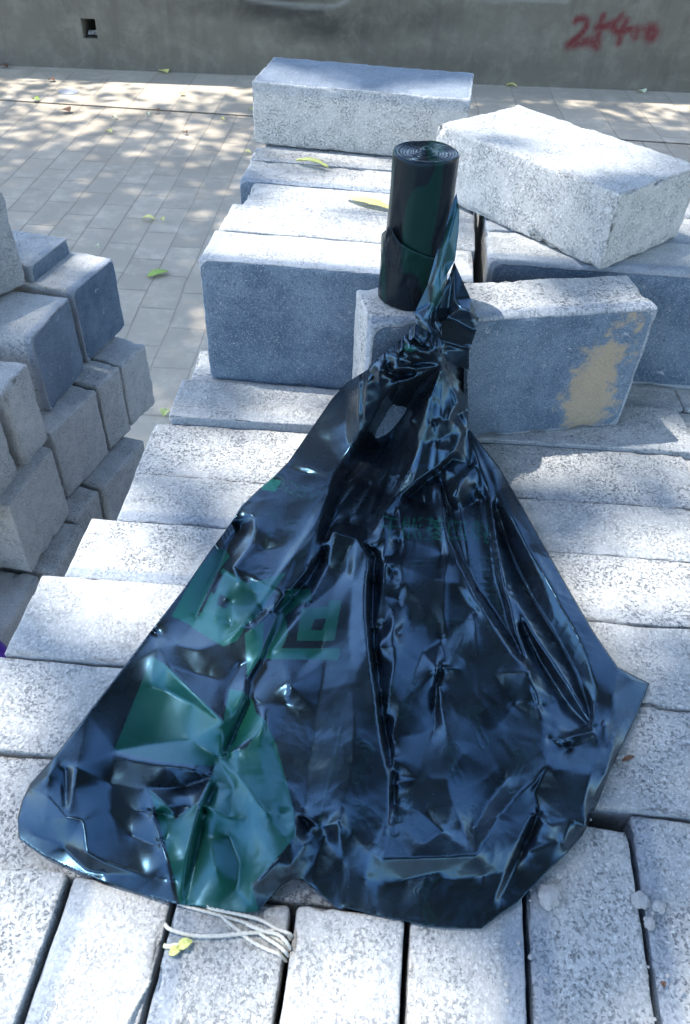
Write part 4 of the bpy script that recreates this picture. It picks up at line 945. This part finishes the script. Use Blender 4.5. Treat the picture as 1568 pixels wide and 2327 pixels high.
# ------------------------------------------------------------------ trees that shade the place (outside the frame)
def tree(label, base, top, crown, leaves, size, seed, keep=None):
    rs = random.Random(seed); root = empty('shade_tree', base); tag(root, label, 'tree', None)
    base, top = Vector(base), Vector(top)
    def limb(a, b, r0, r1, bm):
        d = b-a; q = d.to_track_quat('Z', 'Y'); prev = None
        for k in range(5):
            t_ = k/4; c = a+d*t_+Vector((rs.uniform(-1, 1), rs.uniform(-1, 1), 0))*.06*(0 < k < 4); r = r0+(r1-r0)*t_
            ring = [bm.verts.new(c+q@Vector((r*math.cos(x), r*math.sin(x), 0))) for x in [2*math.pi*i/9 for i in range(9)]]
            if prev:
                for i in range(9): bm.faces.new((prev[i], prev[(i+1) % 9], ring[(i+1) % 9], ring[i]))
            prev = ring
    bm = bmesh.new(); limb(base, top, .20, .12, bm)
    for (c, r) in crown: limb(top, Vector(c), .07, .02, bm)
    me = bpy.data.meshes.new('trunk'); bm.to_mesh(me); bm.free()
    o = link('trunk', me, M_BARK); o.parent = root; o.matrix_parent_inverse = Matrix.Translation(-Vector(base))
    N = leaves; vs = np.zeros((N*4, 3)); cnt = 0; fs = []
    tot = sum(r[0]*r[1]*r[2] for c, r in crown)
    for (c, r) in crown:
        m = int(N*r[0]*r[1]*r[2]/tot)
        clumps = [Vector((rs.gauss(0, .45), rs.gauss(0, .45), rs.gauss(0, .45))) for _ in range(60)]
        for _ in range(m):
            if cnt >= N: break
            k = rs.choice(clumps); q = k+Vector((rs.gauss(0, .13), rs.gauss(0, .13), rs.gauss(0, .13)))
            p = Vector((c[0]+q.x*r[0], c[1]+q.y*r[1], c[2]+q.z*r[2]))
            if keep and not keep(p, rs): continue
            d = Vector((rs.gauss(0, 1), rs.gauss(0, 1), rs.gauss(0, .5))).normalized(); e = d.cross(Vector((rs.gauss(0, 1), rs.gauss(0, 1), rs.gauss(0, 1)))).normalized()
            s = size*rs.uniform(.6, 1.3)
            for i, w in enumerate((p-d*s, p+e*s*.45, p+d*s, p-e*s*.45)): vs[cnt*4+i] = w
            fs.append((cnt*4, cnt*4+1, cnt*4+2, cnt*4+3)); cnt += 1
    me = mesh('crown', vs[:cnt*4], fs); o = link('crown', me, M_CROWN, smooth=False); o.parent = root; o.matrix_parent_inverse = Matrix.Translation(-Vector(base))
# shadow footprint of a leaf on the deck plane: keep the sun on the bricks, dapple the paving
def footprint(p): t_ = (p.z)/SUN.z; return (p.x-SUN.x*t_, p.y-SUN.y*t_)
def ground_fp(p): t_ = (p.z+.72)/SUN.z; return (p.x-SUN.x*t_, p.y-SUN.y*t_)
LIT = [(.10, .13, .19, .15), (.34, .17, .12, .12), (.05, -.09, .12, .055), (-.03, -.22, .07, .05), (-.03, -.33, .03, .06), (.31, -.43, .05, .06), (.33, -.17, .05, .05), (.36, -.04, .07, .03), (.10, -.455, .05, .02)]
def keep_front(p, rs):
    x, y = footprint(p)
    if -.35 < x < .62 and -.65 < y < .45:
        for (cx, cy, rx, ry) in LIT:
            if ((x-cx)/rx)**2+((y-cy)/ry)**2 < 1.25: return rs.random() < .05
        if y < -.395 and -.1 < x < .4: return rs.random() < .12
        if x < -.01 and y > -.3: return rs.random() < .3
        if x > .24 and -.26 < y < .02: return rs.random() < .30
        if y > .0: return rs.random() < .25
        return True
    gx, gy = ground_fp(p)
    n_ = noise.noise(Vector((gx*2.2, gy*1.6, 1.3)))+.6*noise.noise(Vector((gx*6, gy*4, 4.1)))
    return n_ < .75 or rs.random() < .9
tree('leafy tree to the left of the paving that dapples the ground', (-4.6, 1.2, -.72), (-3.9, 1.9, 2.6),
     [((-3.6, 2.4, 4.3), (1.5, 1.6, .9)), ((-2.2, 3.6, 4.6), (1.5, 1.4, .8)), ((-1.4, 2.2, 4.9), (1.4, 1.3, .7)), ((-2.6, .8, 4.6), (1.2, 1.1, .7)), ((-.6, 3.8, 4.8), (1.3, 1.2, .8)), ((-1.2, .9, 4.9), (.9, .8, .5)), ((-1.95, .25, 4.7), (1.1, 1.0, .5))], 36000, .06, 3, keep_front)
tree('leafy tree behind the viewer on the right', (2.6, -3.4, -.72), (2.3, -3.0, 1.6),
     [((2.2, -2.4, 2.9), (1.5, 1.5, 1.3)), ((.4, -3.0, 3.0), (1.6, 1.3, 1.3)), ((.3, -.9, 3.5), (1.7, .9, .6)), ((3.0, -.8, 2.9), (1.3, 1.4, 1.2))], 14000, .13, 5, None)

tree('unseen leafy tree added at right to darken the sky mirrored in the bag', (4.2, 1.4, -.72), (3.2, 1.5, 2.7),  # added out of view: its crown blocks the sky that flat film would mirror
     [((1.6, 1.1, 4.1), (1.3, 1.0, .6)), ((.3, 1.3, 4.2), (1.2, .9, .5)), ((-.7, 1.1, 4.4), (.9, .8, .5)), ((.4, .5, 4.2), (1.2, .9, .5)), ((1.6, .3, 4.0), (1.2, 1.0, .6))], 22000, .10, 9, keep_front)

for _o in bpy.data.objects:
    if 'label' in _o and not (4 <= len(_o['label'].replace(',', ' ').split()) <= 16): print('LABEL', len(_o['label'].split()), _o['label'])
